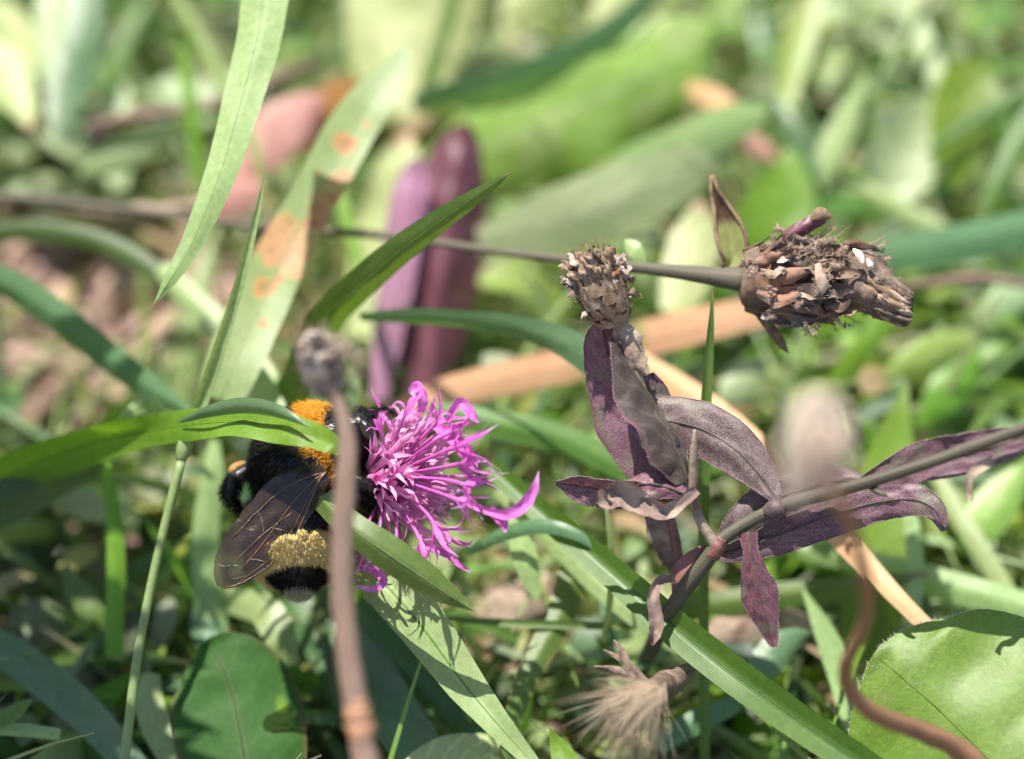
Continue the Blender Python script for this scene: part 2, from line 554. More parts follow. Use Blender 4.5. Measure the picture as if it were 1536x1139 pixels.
M['stem_brown'] = rough_mat('brown_dead_stem', (0.20, 0.125, 0.090), (0.30, 0.21, 0.16), (0.26, 0.14, 0.085), stretch=(2.5, 12.0, 1.0), rough=0.6, spec=0.35, bump=0.9, dist=0.0008)
M['stem_rust'] = rough_mat('rust_dead_stem', (0.24, 0.11, 0.055), (0.36, 0.20, 0.11), stretch=(2.5, 12.0, 1.0), rough=0.55, spec=0.4, bump=0.9, dist=0.0006)
M['node'] = rough_mat('stem_node_orange', (0.30, 0.15, 0.085), (0.40, 0.23, 0.13), scale=500, rough=0.55)
M['soil'] = rough_mat('soil', (0.10, 0.066, 0.048), (0.27, 0.185, 0.14), (0.36, 0.255, 0.20), scale=130, rough=0.9, bump=0.8, dist=0.0012)
M['litter'] = rough_mat('soil_crumb', (0.30, 0.21, 0.165), (0.46, 0.35, 0.29), scale=400, rough=0.85, tint=True, dist=0.0006)
M['foliage'] = leaf_mat('undergrowth_leaf', (0.85, 0.85, 0.85), (1.0, 1.0, 1.0), tint=True, stripe_amt=0.0, rough=0.45, trans=0.35)
M['bract'] = rough_mat('dry_bract', (0.13, 0.080, 0.045), (0.33, 0.235, 0.155), (0.46, 0.37, 0.31), scale=1300, rough=0.6, spec=0.35, bump=0.7, dist=0.0002)
M['bract_pale'] = rough_mat('pale_bract', (0.30, 0.23, 0.18), (0.50, 0.41, 0.35), (0.22, 0.15, 0.11), scale=1300, rough=0.65, bump=0.7, dist=0.0002)
M['bract_dark'] = rough_mat('dark_bract', (0.075, 0.048, 0.034), (0.22, 0.150, 0.105), (0.26, 0.130, 0.080), scale=700, rough=0.6, spec=0.35, bump=0.7, dist=0.0003)
M['withered'] = rough_mat('withered_floret', (0.060, 0.040, 0.032), (0.22, 0.155, 0.115), scale=900, rough=0.7, bump=0.8)
M['fringe'] = rough_mat('bract_fringe', (0.10, 0.06, 0.035), (0.30, 0.20, 0.12), scale=900, rough=0.7)
M['down'] = rough_mat('pale_down', (0.32, 0.22, 0.165), (0.48, 0.36, 0.28), scale=900, rough=0.85)
M['chaff'] = rough_mat('white_chaff', (0.56, 0.48, 0.38), (0.70, 0.63, 0.53), scale=900, rough=0.7)
M['grey_head'] = rough_mat('grey_dead_head', (0.10, 0.078, 0.064), (0.29, 0.235, 0.195), (0.47, 0.40, 0.33), scale=600, rough=0.8, bump=0.8)
M['ghost_petal'] = rough_mat('faded_petal', (0.76, 0.60, 0.46), (0.90, 0.79, 0.66), scale=250, rough=0.7, trans=0.5)
M['ghost_dark'] = rough_mat('faded_calyx', (0.20, 0.145, 0.115), (0.34, 0.26, 0.20), scale=300, rough=0.8)
M['pappus'] = rough_mat('pappus_fibre', (0.70, 0.55, 0.40), (0.82, 0.71, 0.56), scale=300, rough=0.6, trans=0.45)
M['floret'] = leaf_mat('magenta_floret', (0.55, 0.085, 0.41), (0.65, 0.19, 0.51), trans=0.35, tcol=(1.15, 0.9, 1.15), rough=0.6, spec=0.25, stripes=3.0, stripe_amt=0.15, tip=((0.70, 0.36, 0.68), 0.84))
M['floret_in'] = leaf_mat('pink_inner_floret', (0.70, 0.20, 0.47), (0.80, 0.42, 0.61), trans=0.3, tcol=(1.1, 0.9, 1.1), rough=0.65, spec=0.25, stripes=3.0, stripe_amt=0.2, tip=((0.74, 0.36, 0.58), 0.80))
M['involucre'] = rough_mat('involucre', (0.12, 0.13, 0.05), (0.20, 0.16, 0.09), scale=600)
M['chitin'] = rough_mat('black_chitin', (0.010, 0.009, 0.009), (0.018, 0.016, 0.015), scale=800, rough=0.3, spec=0.5, bump=0.3)
M['eye'] = rough_mat('compound_eye', (0.012, 0.010, 0.009), (0.022, 0.018, 0.015), scale=3000, rough=0.15, spec=0.7, bump=0.2)
M['pollen'] = rough_mat('pollen_load', (0.30, 0.16, 0.06), (0.42, 0.24, 0.09), scale=2200, rough=0.9, bump=0.8)


def fur_mat(name, c1, c2):
    m, nt, out = nodes_of(name)
    tc = nd(nt, 'ShaderNodeTexCoord')
    no = nd(nt, 'ShaderNodeTexNoise', i_Scale=2500.0, i_Detail=2.0)
    nt.links.new(tc.outputs['Object'], no.inputs['Vector'])
    pr = nd(nt, 'ShaderNodeBsdfPrincipled', i_Roughness=0.45)
    pr.inputs['Specular IOR Level'].default_value = 0.35
    nt.links.new(mixc(nt, ramp(nt, no.outputs['Fac'], 0.35, 0.65), c1, c2), pr.inputs['Base Color'])
    tr = nd(nt, 'ShaderNodeBsdfTranslucent')
    tr.inputs[0].default_value = tuple(c2) + (1.0,)
    mx = nd(nt, 'ShaderNodeMixShader')
    mx.inputs[0].default_value = 0.35
    nt.links.new(pr.outputs[0], mx.inputs[1])
    nt.links.new(tr.outputs[0], mx.inputs[2])
    nt.links.new(mx.outputs[0], out.inputs[0])
    return m


M['fur_black'] = fur_mat('black_fur', (0.008, 0.007, 0.007), (0.016, 0.014, 0.013))
M['fur_orange'] = fur_mat('orange_fur', (0.74, 0.34, 0.02), (0.84, 0.46, 0.05))
M['fur_yellow'] = fur_mat('yellow_fur', (0.96, 0.70, 0.22), (0.99, 0.85, 0.48))
M['fur_white'] = fur_mat('buff_fur', (0.50, 0.44, 0.30), (0.66, 0.60, 0.44))


def wing_mat():
    m, nt, out = nodes_of('smoky_wing')
    L = nt.links
    tc = nd(nt, 'ShaderNodeTexCoord')
    no = nd(nt, 'ShaderNodeTexNoise', i_Scale=500.0, i_Detail=4.0)
    L.new(tc.outputs['Object'], no.inputs['Vector'])
    pr = nd(nt, 'ShaderNodeBsdfPrincipled', i_Roughness=0.17)
    pr.inputs['Specular IOR Level'].default_value = 0.9
    L.new(mixc(nt, no.outputs['Fac'], (0.030, 0.018, 0.012), (0.060, 0.036, 0.024)), pr.inputs['Base Color'])
    bm = nd(nt, 'ShaderNodeBump', i_Strength=0.45)
    bm.inputs['Distance'].default_value = 0.0005
    n2 = nd(nt, 'ShaderNodeTexNoise', i_Scale=900.0, i_Detail=3.0)
    L.new(tc.outputs['Object'], n2.inputs['Vector'])
    L.new(n2.outputs['Fac'], bm.inputs['Height'])
    L.new(bm.outputs[0], pr.inputs['Normal'])
    tr = nd(nt, 'ShaderNodeBsdfTransparent')
    tr.inputs[0].default_value = (0.78, 0.58, 0.40, 1)
    mx = nd(nt, 'ShaderNodeMixShader')
    mx.inputs[0].default_value = 0.40
    L.new(pr.outputs[0], mx.inputs[1])
    L.new(tr.outputs[0], mx.inputs[2])
    L.new(mx.outputs[0], out.inputs[0])
    return m


M['wing'] = wing_mat()
M['wing_vein'] = rough_mat('wing_vein', (0.085, 0.045, 0.018), (0.17, 0.09, 0.036), scale=900, rough=0.25, spec=0.8)


# ------------------------------------------------------------------ ground
def ground_z(x, y):
    v = Vector((x * 1000, y * 1000, 0))
    return 0.0022 * noise.noise(v / 18.0) + 0.0016 * noise.noise(v / 6.0) + 0.0008 * noise.noise(v / 2.0)


def axis_steps():
    a = [i * 0.002 for i in range(0, 81)]
    s = 0.003
    while a[-1] < 60.0:
        a.append(a[-1] + s)
        s *= 1.35
    return [-v for v in reversed(a[1:])] + a


def build_ground():
    ax = axis_steps()
    n = len(ax)
    vs, fs = [], []
    for y in ax:
        for x in ax:
            f = 1.0 if max(abs(x), abs(y)) < 0.5 else 0.0
            vs.append(Vector((x, y + 0.05, ground_z(x, y + 0.05) * f)))
    for j in range(n - 1):
        for i in range(n - 1):
            a = j * n + i
            fs.append((a, a + 1, a + n + 1, a + n))
    o = mk('ground', (vs, fs), M['soil'], origin=Vector((0, 0, 0)))
    tag(o, 'bare brown crumbly soil under the grass and weeds', None, kind='structure')


build_ground()


# ------------------------------------------------------------------ grass blades and single leaves traced one by one
def blade(label, pts, mat, name='grass_leaf', cat='grass blade', group=None, n=26, m=6, midrib=None, seed=None, **kw):
    g = sheet(pts, n=n, m=m, seed=seed if seed is not None else rnd.randrange(1000), **kw)
    if midrib is None:
        o = mk(name, g, M[mat], origin=P(*pts[0][:3]))
        return tag(o, label, cat, group)
    root = thing(name, P(*pts[0][:3]), label, cat, group)
    mk('blade', g, M[mat], root)
    mid = [g[0][i * (m + 1) + m // 2] for i in range(n)]
    wid = [(g[0][i * (m + 1)] - g[0][i * (m + 1) + m]).length for i in range(n)]
    mk('midrib', tube_w(mid, [max(0.00003, w * midrib[1]) for w in wid], 6), M[midrib[0]], root)
    return root


def bl(label, mat, pts, **kw):
    return blade(label, pts, mat, **kw)


# --- grass near the plane of focus
bl('long pale green grass blade hanging down with its pointed tip above the soil', 'grass_pale',
   [(408, -90, 12, 70, 15), (398, -30, 10, 74, 15), (386, 55, 8, 66, 18), (362, 150, 6, 58, 18), (330, 260, 4, 48, 14), (290, 360, 3, 34, 0), (258, 415, 2, 22, 0), (231, 457, 2, 1, 0)],
   fold=0.22, wave=(0.05, 3, 0), midrib=('grass_pale', 0.010), n=44)
bl('pale green grass blade with rust spots and orange dead patches slanting behind the thin stalk', 'grass_spot',
   [(330, 600, 16, 70, -6), (352, 540, 17, 84, -6), (392, 450, 20, 84, -6), (430, 370, 22, 76, -6), (470, 300, 24, 70, -6), (520, 205, 27, 74, -6), (570, 135, 29, 60, -20), (612, 75, 31, 20, -20)],
   fold=-0.12, midrib=('grass_pale', 0.018), n=34)
bl('stiff green grass blade with a sharp tip crossing in front of the maroon leaves', 'grass',
   [(425, 640, 22, 50, 25), (455, 560, 20, 52, 25), (492, 480, 16, 52, 22), (545, 425, 12, 48, 20), (615, 365, 8, 42, 18), (695, 308, 4, 28, 15), (740, 277, 2, 14, 10), (766, 259, 1, 1, 10)],
   fold=0.25, midrib=('grass', 0.03), n=34)
bl('broad green grass blade folded along its middle with pointed tip under the magenta flower', 'grass',
   [(480, 745, -2, 40, 8), (525, 790, -5, 44, 8), (575, 826, -6, 54, 6), (625, 860, -6, 50, 5), (670, 890, -5.5, 34, 0), (697, 907, -5, 15, 0), (715, 919, -5, 1, 0)],
   fold=0.58, midrib=('grass_pale', 0.012), n=34)
bl('pale green channelled grass blade running down from below the flower to the bottom edge', 'grass_pale',
   [(540, 840, 6, 60, -12), (590, 890, 4, 76, -12), (640, 950, 2.5, 74, -12), (695, 1025, 1, 60, -10), (745, 1085, -1, 42, -5), (790, 1135, -2, 26, 0), (830, 1185, -4, 18, 0)],
   fold=-0.30, midrib=('grass_bright', 0.02), n=34)
bl('wide keeled grass blade, yellow green above and bluish below, slanting down to the bottom edge', 'grass_keel',
   [(735, 700, 15, 30, 0), (800, 757, 12, 36, 4), (870, 815, 9, 42, 6), (950, 885, 5, 48, 6), (1030, 955, 2, 54, 6), (1120, 1025, -1, 56, 6), (1210, 1090, -3, 54, 5), (1300, 1150, -5, 50, 5), (1370, 1200, -7, 44, 5)],
   fold=-0.60, midrib=('grass_dark', 0.02), n=40)
cb = bl('curling bright green grass blade lying across the bumblebee with its drooping tip', 'grass_bright',
   [(-60, 745, 24, 54, 30), (30, 705, 21, 60, 30), (120, 670, 16, 58, 25), (210, 648, 10, 50, 10), (290, 637, 4, 48, -10), (350, 633, 0, 50, -20), (400, 638, -2, 52, -25), (440, 646, -4, 46, -15), (478, 656, -5, 38, 0), (500, 668, -6, 30, 5), (508, 682, -6, 8, 5)],
   fold=-0.18, wave=(0.22, 3.2, 1.0), midrib=('grass_bright', 0.014), n=48, m=8, seed=4)
mk('folded_edge', sheet([(270, 632, 4.5, 6, 0), (310, 620, 0.5, 18, 20), (360, 612, -2, 24, 30), (405, 616, -4, 22, 30), (440, 628, -5.4, 12, 20), (462, 640, -6, 2, 0)], n=22, m=5, cup=-0.5, seed=6), M['grass_blue'], cb)
# thin stalk with a node
st = thing('grass_stalk', P(178, 1190, 2), 'thin upright grass stalk with a knot, pale tip rising above the curling blade', 'grass stalk')
mk('stalk', tube([(178, 1190, 2, 17), (190, 1110, 3, 16), (207, 980, 4, 15), (235, 840, 5, 14), (272, 690, 6, 15)], 30, 8), M['grass_pale'], st)
mk('node', tube([(271, 693, 6, 14), (275, 678, 6, 24), (279, 664, 6, 24), (283, 648, 6, 15)], 8, 10), M['grass_pale'], st)
mk('blade', sheet([(281, 655, 6, 19, 20), (305, 590, 6, 21, 20), (335, 500, 5, 19, 20), (362, 410, 4, 15, 20), (385, 320, 4, 9, 20), (399, 255, 4, 1, 20)], n=26, m=4, fold=-0.5), M['grass_pale'], st)
bl('slim upright grass blade with sharp tip behind the purple plant, reaching the bottom edge', 'grass',
   [(1056, 1190, 14, 16, 20), (1055, 1000, 10, 15, 20), (1054, 830, 8, 16, 20), (1056, 650, 6, 17, 20), (1062, 540, 5, 14, 20), (1067, 470, 4, 7, 20), (1069, 437, 4, 1, 20)], fold=-0.5, m=4, n=30)
bl('teal green grass blade arching level behind the dry knapweed head', 'grass_blue',
   [(540, 476, 22, 12, 30), (620, 476, 20, 24, 35), (710, 482, 17, 28, 35), (790, 496, 14, 36, 30), (855, 520, 12, 46, 20), (910, 560, 11, 52, 10), (960, 620, 12, 50, 5), (1000, 700, 14, 40, 5)], fold=0.2, n=30)
bl('thin pale stalk leaning across the keeled blade beside the fluff', 'grass_pale', [(905, 965, 12, 8), (915, 900, 9, 10), (918, 840, 7, 10), (912, 780, 6, 7), (905, 735, 6, 1)], fold=0.3, m=4)
bl('narrow green blade curving behind the flower tip to the keeled blade', 'grass_blue', [(700, 830, 14, 14), (760, 800, 11, 22), (820, 790, 9, 22), (870, 805, 8, 16), (905, 835, 8, 2)], fold=0.25, m=4)
# --- dead straw
bl('flat orange dead grass blade lying behind the flower and the dry head', 'straw_pink',
   [(560, 640, 36, 26, 0), (645, 598, 36, 44, 0), (740, 572, 36, 50, 5), (860, 545, 36, 56, 5), (960, 510, 37, 54, 5), (1060, 485, 38, 52, 0), (1150, 465, 39, 46, 0), (1240, 445, 42, 40, 0)], fold=0.1, n=30)
bl('apricot coloured straw blade slanting down behind the purple plant to the round leaf', 'straw',
   [(885, 500, 30, 24, 0), (960, 545, 27, 36, 0), (1040, 596, 24, 42, 0), (1120, 660, 20, 44, 0), (1190, 730, 17, 42, 0), (1270, 815, 14, 36, 0), (1345, 895, 10, 26, 0), (1400, 950, 8, 23, 0), (1430, 980, 7, 16, 0)], fold=0.18, n=34)
# --- middle distance
bl('yellow green broad grass blade standing behind the blurred bud', 'grass_bright',
   [(1305, 1120, 20, 80, 0), (1312, 1000, 24, 104, 0), (1318, 880, 27, 108, 0), (1325, 780, 29, 100, 0), (1338, 680, 31, 68, 0), (1352, 610, 32, 24, 0), (1362, 575, 33, 1, 0)], fold=-0.15, n=30)
bl('green grass blade rising to a point below the brown seed head', 'grass_bright',
   [(1195, 690, 40, 26), (1240, 600, 38, 32), (1290, 530, 36, 36), (1325, 480, 36, 30), (1350, 430, 37, 8)], fold=0.25)
bl('pale grey green blade lying level behind the round leaf', 'grass_pale',
   [(1180, 820, 28, 22), (1280, 840, 26, 40), (1380, 868, 24, 46), (1480, 895, 22, 48), (1590, 925, 20, 44)], fold=0.3)
bl('green blade lying level behind the hanging crimson leaf', 'grass',
   [(980, 915, 24, 20), (1080, 905, 22, 38), (1180, 892, 21, 40), (1290, 880, 21, 32), (1390, 862, 22, 10)], fold=0.3)
bl('narrow blade leaning up from the round leaf past the crimson tip', 'grass_pale',
   [(1285, 1090, 14, 40), (1262, 1010, 16, 42), (1235, 945, 17, 30), (1205, 885, 18, 4)], fold=-0.25)
bl('brown edged green blade curving down beside the grey fluff', 'grass_tan',
   [(868, 800, 18, 20), (862, 850, 16, 42), (846, 910, 14, 46), (815, 970, 12, 40), (785, 1030, 10, 34), (765, 1100, 9, 26), (755, 1170, 8, 20)], fold=0.35)
bl('short pointed green blade hanging between the flower tip and the wide keeled blade', 'grass_pale',
   [(775, 740, 14, 20), (778, 790, 13, 36), (788, 840, 12, 38), (800, 880, 12, 22), (806, 902, 12, 2)], fold=0.3)
bl('thin level grass stem crossing under the flower blade tip', 'grass', [(640, 925, 14, 7), (750, 934, 13, 12), (860, 938, 13, 12), (980, 940, 14, 9)], fold=-0.4, m=4)
bl('pale bluish blade lying along the lower side of the wide keeled blade', 'grass_pale',
   [(745, 735, 18, 20), (820, 800, 16, 30), (890, 870, 14, 34), (960, 930, 12, 30), (1030, 985, 12, 14)], fold=0.2)
bl('dark blue green blade slanting across the soil to the pale leaf tip', 'grass_blue',
   [(-60, 395, 34, 38, 30), (30, 440, 31, 46, 30), (100, 490, 28, 46, 30), (170, 545, 25, 42, 28), (235, 590, 22, 34, 25), (285, 618, 20, 12, 20)], fold=0.3, n=30)
bl('deep green blade arching over the bare soil', 'grass_dark',
   [(-60, 350, 42, 30), (40, 345, 41, 32), (130, 356, 40, 32), (200, 385, 38, 30), (260, 430, 35, 30), (320, 490, 31, 32), (370, 560, 28, 26)], fold=0.25)
bl('pale blade slanting down behind the thin stalk beneath the spotted blade', 'grass_pale',
   [(240, 400, 36, 26), (290, 450, 33, 40), (345, 505, 30, 42), (395, 560, 27, 36), (440, 620, 25, 10)], fold=0.2)
bl('narrow pale blade slanting towards the dead grey head', 'grass_pale', [(350, 520, 26, 20), (385, 560, 22, 28), (415, 610, 19, 26), (438, 650, 18, 12)], fold=0.2)
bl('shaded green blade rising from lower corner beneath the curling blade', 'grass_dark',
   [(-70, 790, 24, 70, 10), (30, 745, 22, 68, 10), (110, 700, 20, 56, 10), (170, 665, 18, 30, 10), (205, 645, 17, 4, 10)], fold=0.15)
bl('small pale leaf tip poking up beside the curling blade', 'grass_pale', [(255, 640, 14, 14), (225, 605, 13, 24), (195, 618, 12, 18), (176, 628, 12, 2)], fold=0.2)
bl('bright narrow upright blade in the shade left of the thin stalk', 'grass_bright',
   [(172, 985, 18, 26), (172, 920, 18, 28), (174, 850, 18, 28), (170, 770, 19, 24), (158, 700, 20, 16), (148, 640, 22, 4)], fold=0.3)
bl('pale blade in shade standing behind the bee wing', 'grass_pale', [(318, 960, 24, 50), (312, 880, 24, 46), (308, 800, 24, 40), (318, 720, 24, 36), (322, 660, 25, 14)], fold=0.2)
bl('bent pale green blade catching the sun below the bee', 'grass_pale',
   [(300, 890, 30, 20), (345, 900, 24, 40), (395, 915, 20, 50), (420, 955, 18, 50), (428, 1000, 18, 40)], fold=0.15)
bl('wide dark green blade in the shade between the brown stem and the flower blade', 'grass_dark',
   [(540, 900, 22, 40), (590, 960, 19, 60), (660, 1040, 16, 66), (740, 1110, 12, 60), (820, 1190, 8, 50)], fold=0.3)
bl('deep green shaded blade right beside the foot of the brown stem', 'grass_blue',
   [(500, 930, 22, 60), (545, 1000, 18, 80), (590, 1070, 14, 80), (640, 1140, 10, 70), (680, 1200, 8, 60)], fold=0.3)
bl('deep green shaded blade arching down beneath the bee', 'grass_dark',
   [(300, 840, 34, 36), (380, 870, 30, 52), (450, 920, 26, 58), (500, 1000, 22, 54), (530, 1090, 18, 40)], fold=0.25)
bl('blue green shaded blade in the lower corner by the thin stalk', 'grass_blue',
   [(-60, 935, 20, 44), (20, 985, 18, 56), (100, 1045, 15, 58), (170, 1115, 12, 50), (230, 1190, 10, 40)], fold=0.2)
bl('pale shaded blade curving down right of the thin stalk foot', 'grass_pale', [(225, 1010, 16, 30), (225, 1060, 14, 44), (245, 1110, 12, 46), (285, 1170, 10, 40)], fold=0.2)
bl('short green blade pointing in from the lower corner', 'grass', [(-50, 1090, 6, 26), (0, 1080, 6, 26), (30, 1062, 6, 20), (48, 1050, 6, 2)], fold=0.3)
bl('small level pale blade with a broken brown end by the lower corner', 'grass_pale', [(-40, 1095, 8, 16), (30, 1095, 8, 20), (90, 1102, 8, 18)], fold=0.3)
bl('bright pointed green shoot at the bottom beside the fluff', 'grass_bright', [(860, 1200, 2, 50), (850, 1150, 3, 44), (835, 1115, 4, 22), (824, 1092, 4, 1)], fold=-0.3)
bl('short green blade leaning right of the fluff under the keeled blade', 'grass_blue', [(985, 1120, 14, 30), (1040, 1085, 14, 36), (1095, 1060, 15, 28), (1130, 1045, 16, 4)], fold=0.2)
bl('green grass blade lying flat along the flower behind its ragged tips', 'grass',
   [(640, 615, 24, 30), (740, 635, 22, 44), (830, 655, 21, 46), (910, 690, 20, 40), (980, 740, 19, 16)], fold=0.25)
bl('slim pale blade curving down far right of the blurred bud stem', 'grass_pale', [(1355, 720, 26, 6), (1368, 790, 24, 24), (1372, 860, 22, 28), (1365, 940, 20, 26)], fold=0.2)
bl('pale slender blade slanting down from the purple leaf tip to the lower right', 'grass_pale', [(1395, 690, 32, 16), (1430, 760, 29, 28), (1475, 830, 26, 30), (1530, 920, 23, 26), (1580, 1000, 20, 20)], fold=0.2)
# --- far blades
bl('teal blade lying in front of the bright broad leaf far behind', 'grass_blue',
   [(620, 160, 62, 30, 30), (690, 142, 61, 44, 30), (770, 122, 61, 48, 30), (850, 90, 62, 46, 30), (930, 40, 64, 40, 30), (990, -20, 66, 30, 30)], fold=0.2)
bl('grey green blade end sticking out behind the dry bract', 'grass_pale', [(880, 285, 60, 30), (950, 250, 58, 60), (1040, 210, 56, 64), (1110, 180, 55, 56), (1150, 165, 55, 20)], fold=0.15)
bl('thin dark green stalk crossing the pale leaves upper right', 'grass', [(1210, 330, 58, 14), (1270, 220, 60, 18), (1330, 110, 62, 18), (1400, -20, 65, 16)], fold=0.3, m=4)
bl('yellow green narrow stem slanting behind the hanging blade', 'grass_bright', [(250, -30, 66, 16), (300, 60, 62, 20), (350, 150, 58, 18), (385, 230, 54, 12), (400, 300, 52, 6)], fold=0.3, m=4)
bl('yellow green short upright blade with brown tip left of the hanging blade', 'grass_bright', [(298, 270, 56, 20), (290, 180, 56, 22), (278, 110, 57, 18), (268, 60, 58, 4)], fold=0.3, m=4)
bl('bright yellow green stalk rising behind the sharp tipped blade', 'grass_bright', [(555, 440, 38, 16), (535, 380, 40, 20), (515, 310, 42, 20), (500, 250, 44, 8)], fold=0.3, m=4)
bl('tall thin green blade in front of the palest broad leaf', 'grass', [(630, 170, 64, 18), (650, 100, 64, 24), (668, 40, 65, 24), (690, -40, 66, 20)], fold=0.3, m=4)
bl('grey green wide blade crossing behind the brown seed head', 'grass_blue', [(1200, 420, 54, 30), (1310, 385, 50, 56), (1420, 370, 47, 60), (1530, 345, 44, 56), (1600, 330, 42, 50)], fold=0.2)
bl('slender pale blade slanting far behind the seed head', 'grass_pale', [(1270, 270, 62, 12), (1330, 300, 60, 26), (1390, 335, 58, 30), (1440, 350, 56, 10)], fold=0.2)
bl('green blade arching along the upper right edge', 'grass', [(1390, 230, 60, 10), (1450, 190, 60, 24), (1520, 150, 60, 26), (1590, 110, 60, 20)], fold=0.3, m=4)

# --- thin dead twigs far behind
tag(mk('twig', tube([(130, 190, 56, 10), (200, 176, 56, 22), (270, 166, 57, 20), (340, 150, 58, 16), (400, 125, 60, 24), (470, 95, 62, 12)], 24, 7, lump=0.3, seed=3), M['stem_brown']), 'pinkish brown twig lying level behind the hanging grass blade', 'twig')
tag(mk('twig', tube([(1340, 432, 44, 8), (1400, 424, 43, 16), (1470, 418, 42, 18), (1530, 425, 41, 14), (1600, 440, 40, 10)], 20, 7, lump=0.3, seed=4), M['stem_brown']), 'brown twig at the right edge behind the seed head tip', 'twig')
tag(mk('twig', tube([(60, 300, 50, 12), (140, 318, 49, 26), (240, 318, 49, 24), (330, 300, 50, 14)], 20, 7, lump=0.4, seed=5), M['dry_leaf']), 'pale tan twig lying on the soil under the level stalk', 'twig')

# --- broad background leaves
LEAF = dict(name='broad_leaf', cat='leaf', n=22, m=10)
bl('pale yellow green broad leaf standing at the top edge', 'broad_pale',
   [(640, -120, 84, 150), (625, -40, 82, 200), (612, 40, 80, 190), (608, 100, 78, 150), (615, 160, 76, 90), (625, 200, 75, 10)], cup=-0.25, wave=(0.06, 2, 0), **LEAF)
bl('largest bright green broad leaf lying behind the maroon leaves', 'broad_bright',
   [(640, 250, 62, 30), (720, 225, 62, 130), (800, 190, 62, 175), (890, 150, 63, 180), (970, 110, 65, 150), (1030, 70, 67, 120), (1075, 40, 69, 12)], cup=-0.22, wave=(0.12, 3, 0), **LEAF)
bl('grey green broad leaf with a pink spot on the brown stem', 'broad_grey',
   [(660, 370, 52, 10), (740, 360, 52, 60), (830, 335, 52, 100), (920, 305, 53, 110), (1010, 265, 55, 90), (1090, 220, 57, 40)], fold=0.15, wave=(0.06, 2, 0), **LEAF)
bl('mid green broad leaf behind the dry knapweed head', 'broad_bright',
   [(640, 570, 60, 50), (700, 515, 60, 110), (775, 460, 61, 150), (850, 410, 62, 120), (930, 370, 63, 20)], cup=-0.2, **LEAF)
bl('bright green leaf standing behind the brown seed head bract', 'broad_mid',
   [(1125, 400, 52, 60), (1150, 350, 52, 110), (1175, 300, 53, 100), (1185, 250, 54, 50), (1180, 220, 55, 6)], cup=0.15, **LEAF)
bl('bright green leaf with a pink edge upper right', 'broad_mid', [(1425, 280, 62, 40), (1435, 220, 62, 80), (1450, 150, 63, 100), (1462, 100, 64, 70), (1465, 80, 64, 10)], cup=0.15, **LEAF)
bl('whitish green leaf at the top edge over the bright broad leaf', 'broad_pale', [(1000, -60, 78, 60), (960, -10, 77, 100), (925, 40, 76, 90), (890, 75, 75, 12)], cup=-0.2, **LEAF)
bl('pinkish cream leaf end hanging at the top edge', 'broad_pale', [(820, -70, 84, 70), (795, -20, 83, 70), (775, 30, 82, 50), (760, 70, 81, 8)], cup=-0.2, **LEAF)
bl('pale upright leaf behind the bract left of the seed head', 'broad_pale', [(1015, 470, 44, 50), (1030, 410, 46, 76), (1045, 350, 48, 70), (1050, 300, 49, 12)], cup=-0.15, **LEAF)
bl('pale green crumpled leaf beside the mauve leaf', 'broad_pale', [(545, 520, 50, 50), (560, 430, 54, 84), (585, 330, 58, 90), (600, 250, 60, 70), (610, 200, 62, 12)], cup=0.2, wave=(0.15, 3, 0), **LEAF)
bl('maroon folded leaf, dark on one half, standing behind the sharp green blade', 'maroon',
   [(640, 600, 46, 56), (652, 500, 47, 104), (666, 400, 48, 124), (678, 310, 49, 116), (688, 245, 50, 92), (696, 205, 51, 54), (702, 185, 51, 6)], fold=0.7, roll=8, wave=(0.08, 2, 0), crinkle=0.08, **LEAF)
bl('mauve narrow leaf standing beside the maroon one', 'mauve', [(568, 600, 44, 24), (580, 510, 45, 44), (598, 400, 46, 54), (614, 300, 47, 56), (624, 255, 48, 36), (630, 236, 48, 6)], fold=0.1, wave=(0.1, 2, 0), crinkle=0.08, **LEAF)
bl('rosy red leaf behind the hanging blade', 'red_leaf', [(350, 270, 56, 30), (385, 230, 57, 74), (425, 190, 58, 78), (460, 160, 60, 50), (485, 145, 61, 8)], cup=-0.15, **LEAF)
bl('pinkish red leaf lying on the soil beside the thin stalk tip', 'red_leaf', [(300, 330, 54, 20), (335, 305, 54, 46), (370, 290, 55, 50), (400, 270, 56, 12)], cup=-0.15, **LEAF)
bl('orange brown dead leaf behind the spotted blade', 'orange_leaf', [(440, 220, 64, 30), (475, 180, 65, 64), (520, 150, 66, 70), (560, 130, 67, 20)], cup=-0.15, **LEAF)
bl('small salmon dead leaf end upper right of the bright broad leaf', 'straw', [(1030, 130, 66, 20), (1065, 145, 64, 34), (1095, 165, 62, 30), (1110, 180, 61, 10)], cup=-0.1, **LEAF)
bl('small dark red leaf under the grey green blade end', 'red_leaf', [(1085, 200, 64, 16), (1120, 212, 64, 32), (1150, 228, 64, 24), (1165, 240, 64, 6)], cup=-0.1, **LEAF)
bl('pale leaf curled at its edge far behind the seed head', 'broad_grey', [(1300, 310, 62, 20), (1340, 270, 63, 90), (1370, 220, 64, 110), (1395, 170, 65, 60), (1400, 140, 66, 8)], cup=0.4, **LEAF)
bl('pale yellow leaf at the upper left corner', 'broad_pale', [(-40, 10, 76, 40), (0, 30, 75, 60), (28, 60, 74, 50), (44, 95, 73, 10)], cup=-0.2, **LEAF)
bl('light green upright leaf near the upper left corner', 'broad_grey', [(85, 130, 70, 40), (88, 60, 72, 70), (95, 0, 74, 76), (100, -60, 76, 40)], cup=-0.2, **LEAF)
bl('blue grey leaf hanging over the dark gap upper left', 'grass_blue', [(130, -30, 72, 50), (125, 50, 68, 60), (108, 110, 65, 60), (95, 165, 62, 50), (85, 215, 60, 10)], cup=-0.15, **LEAF)
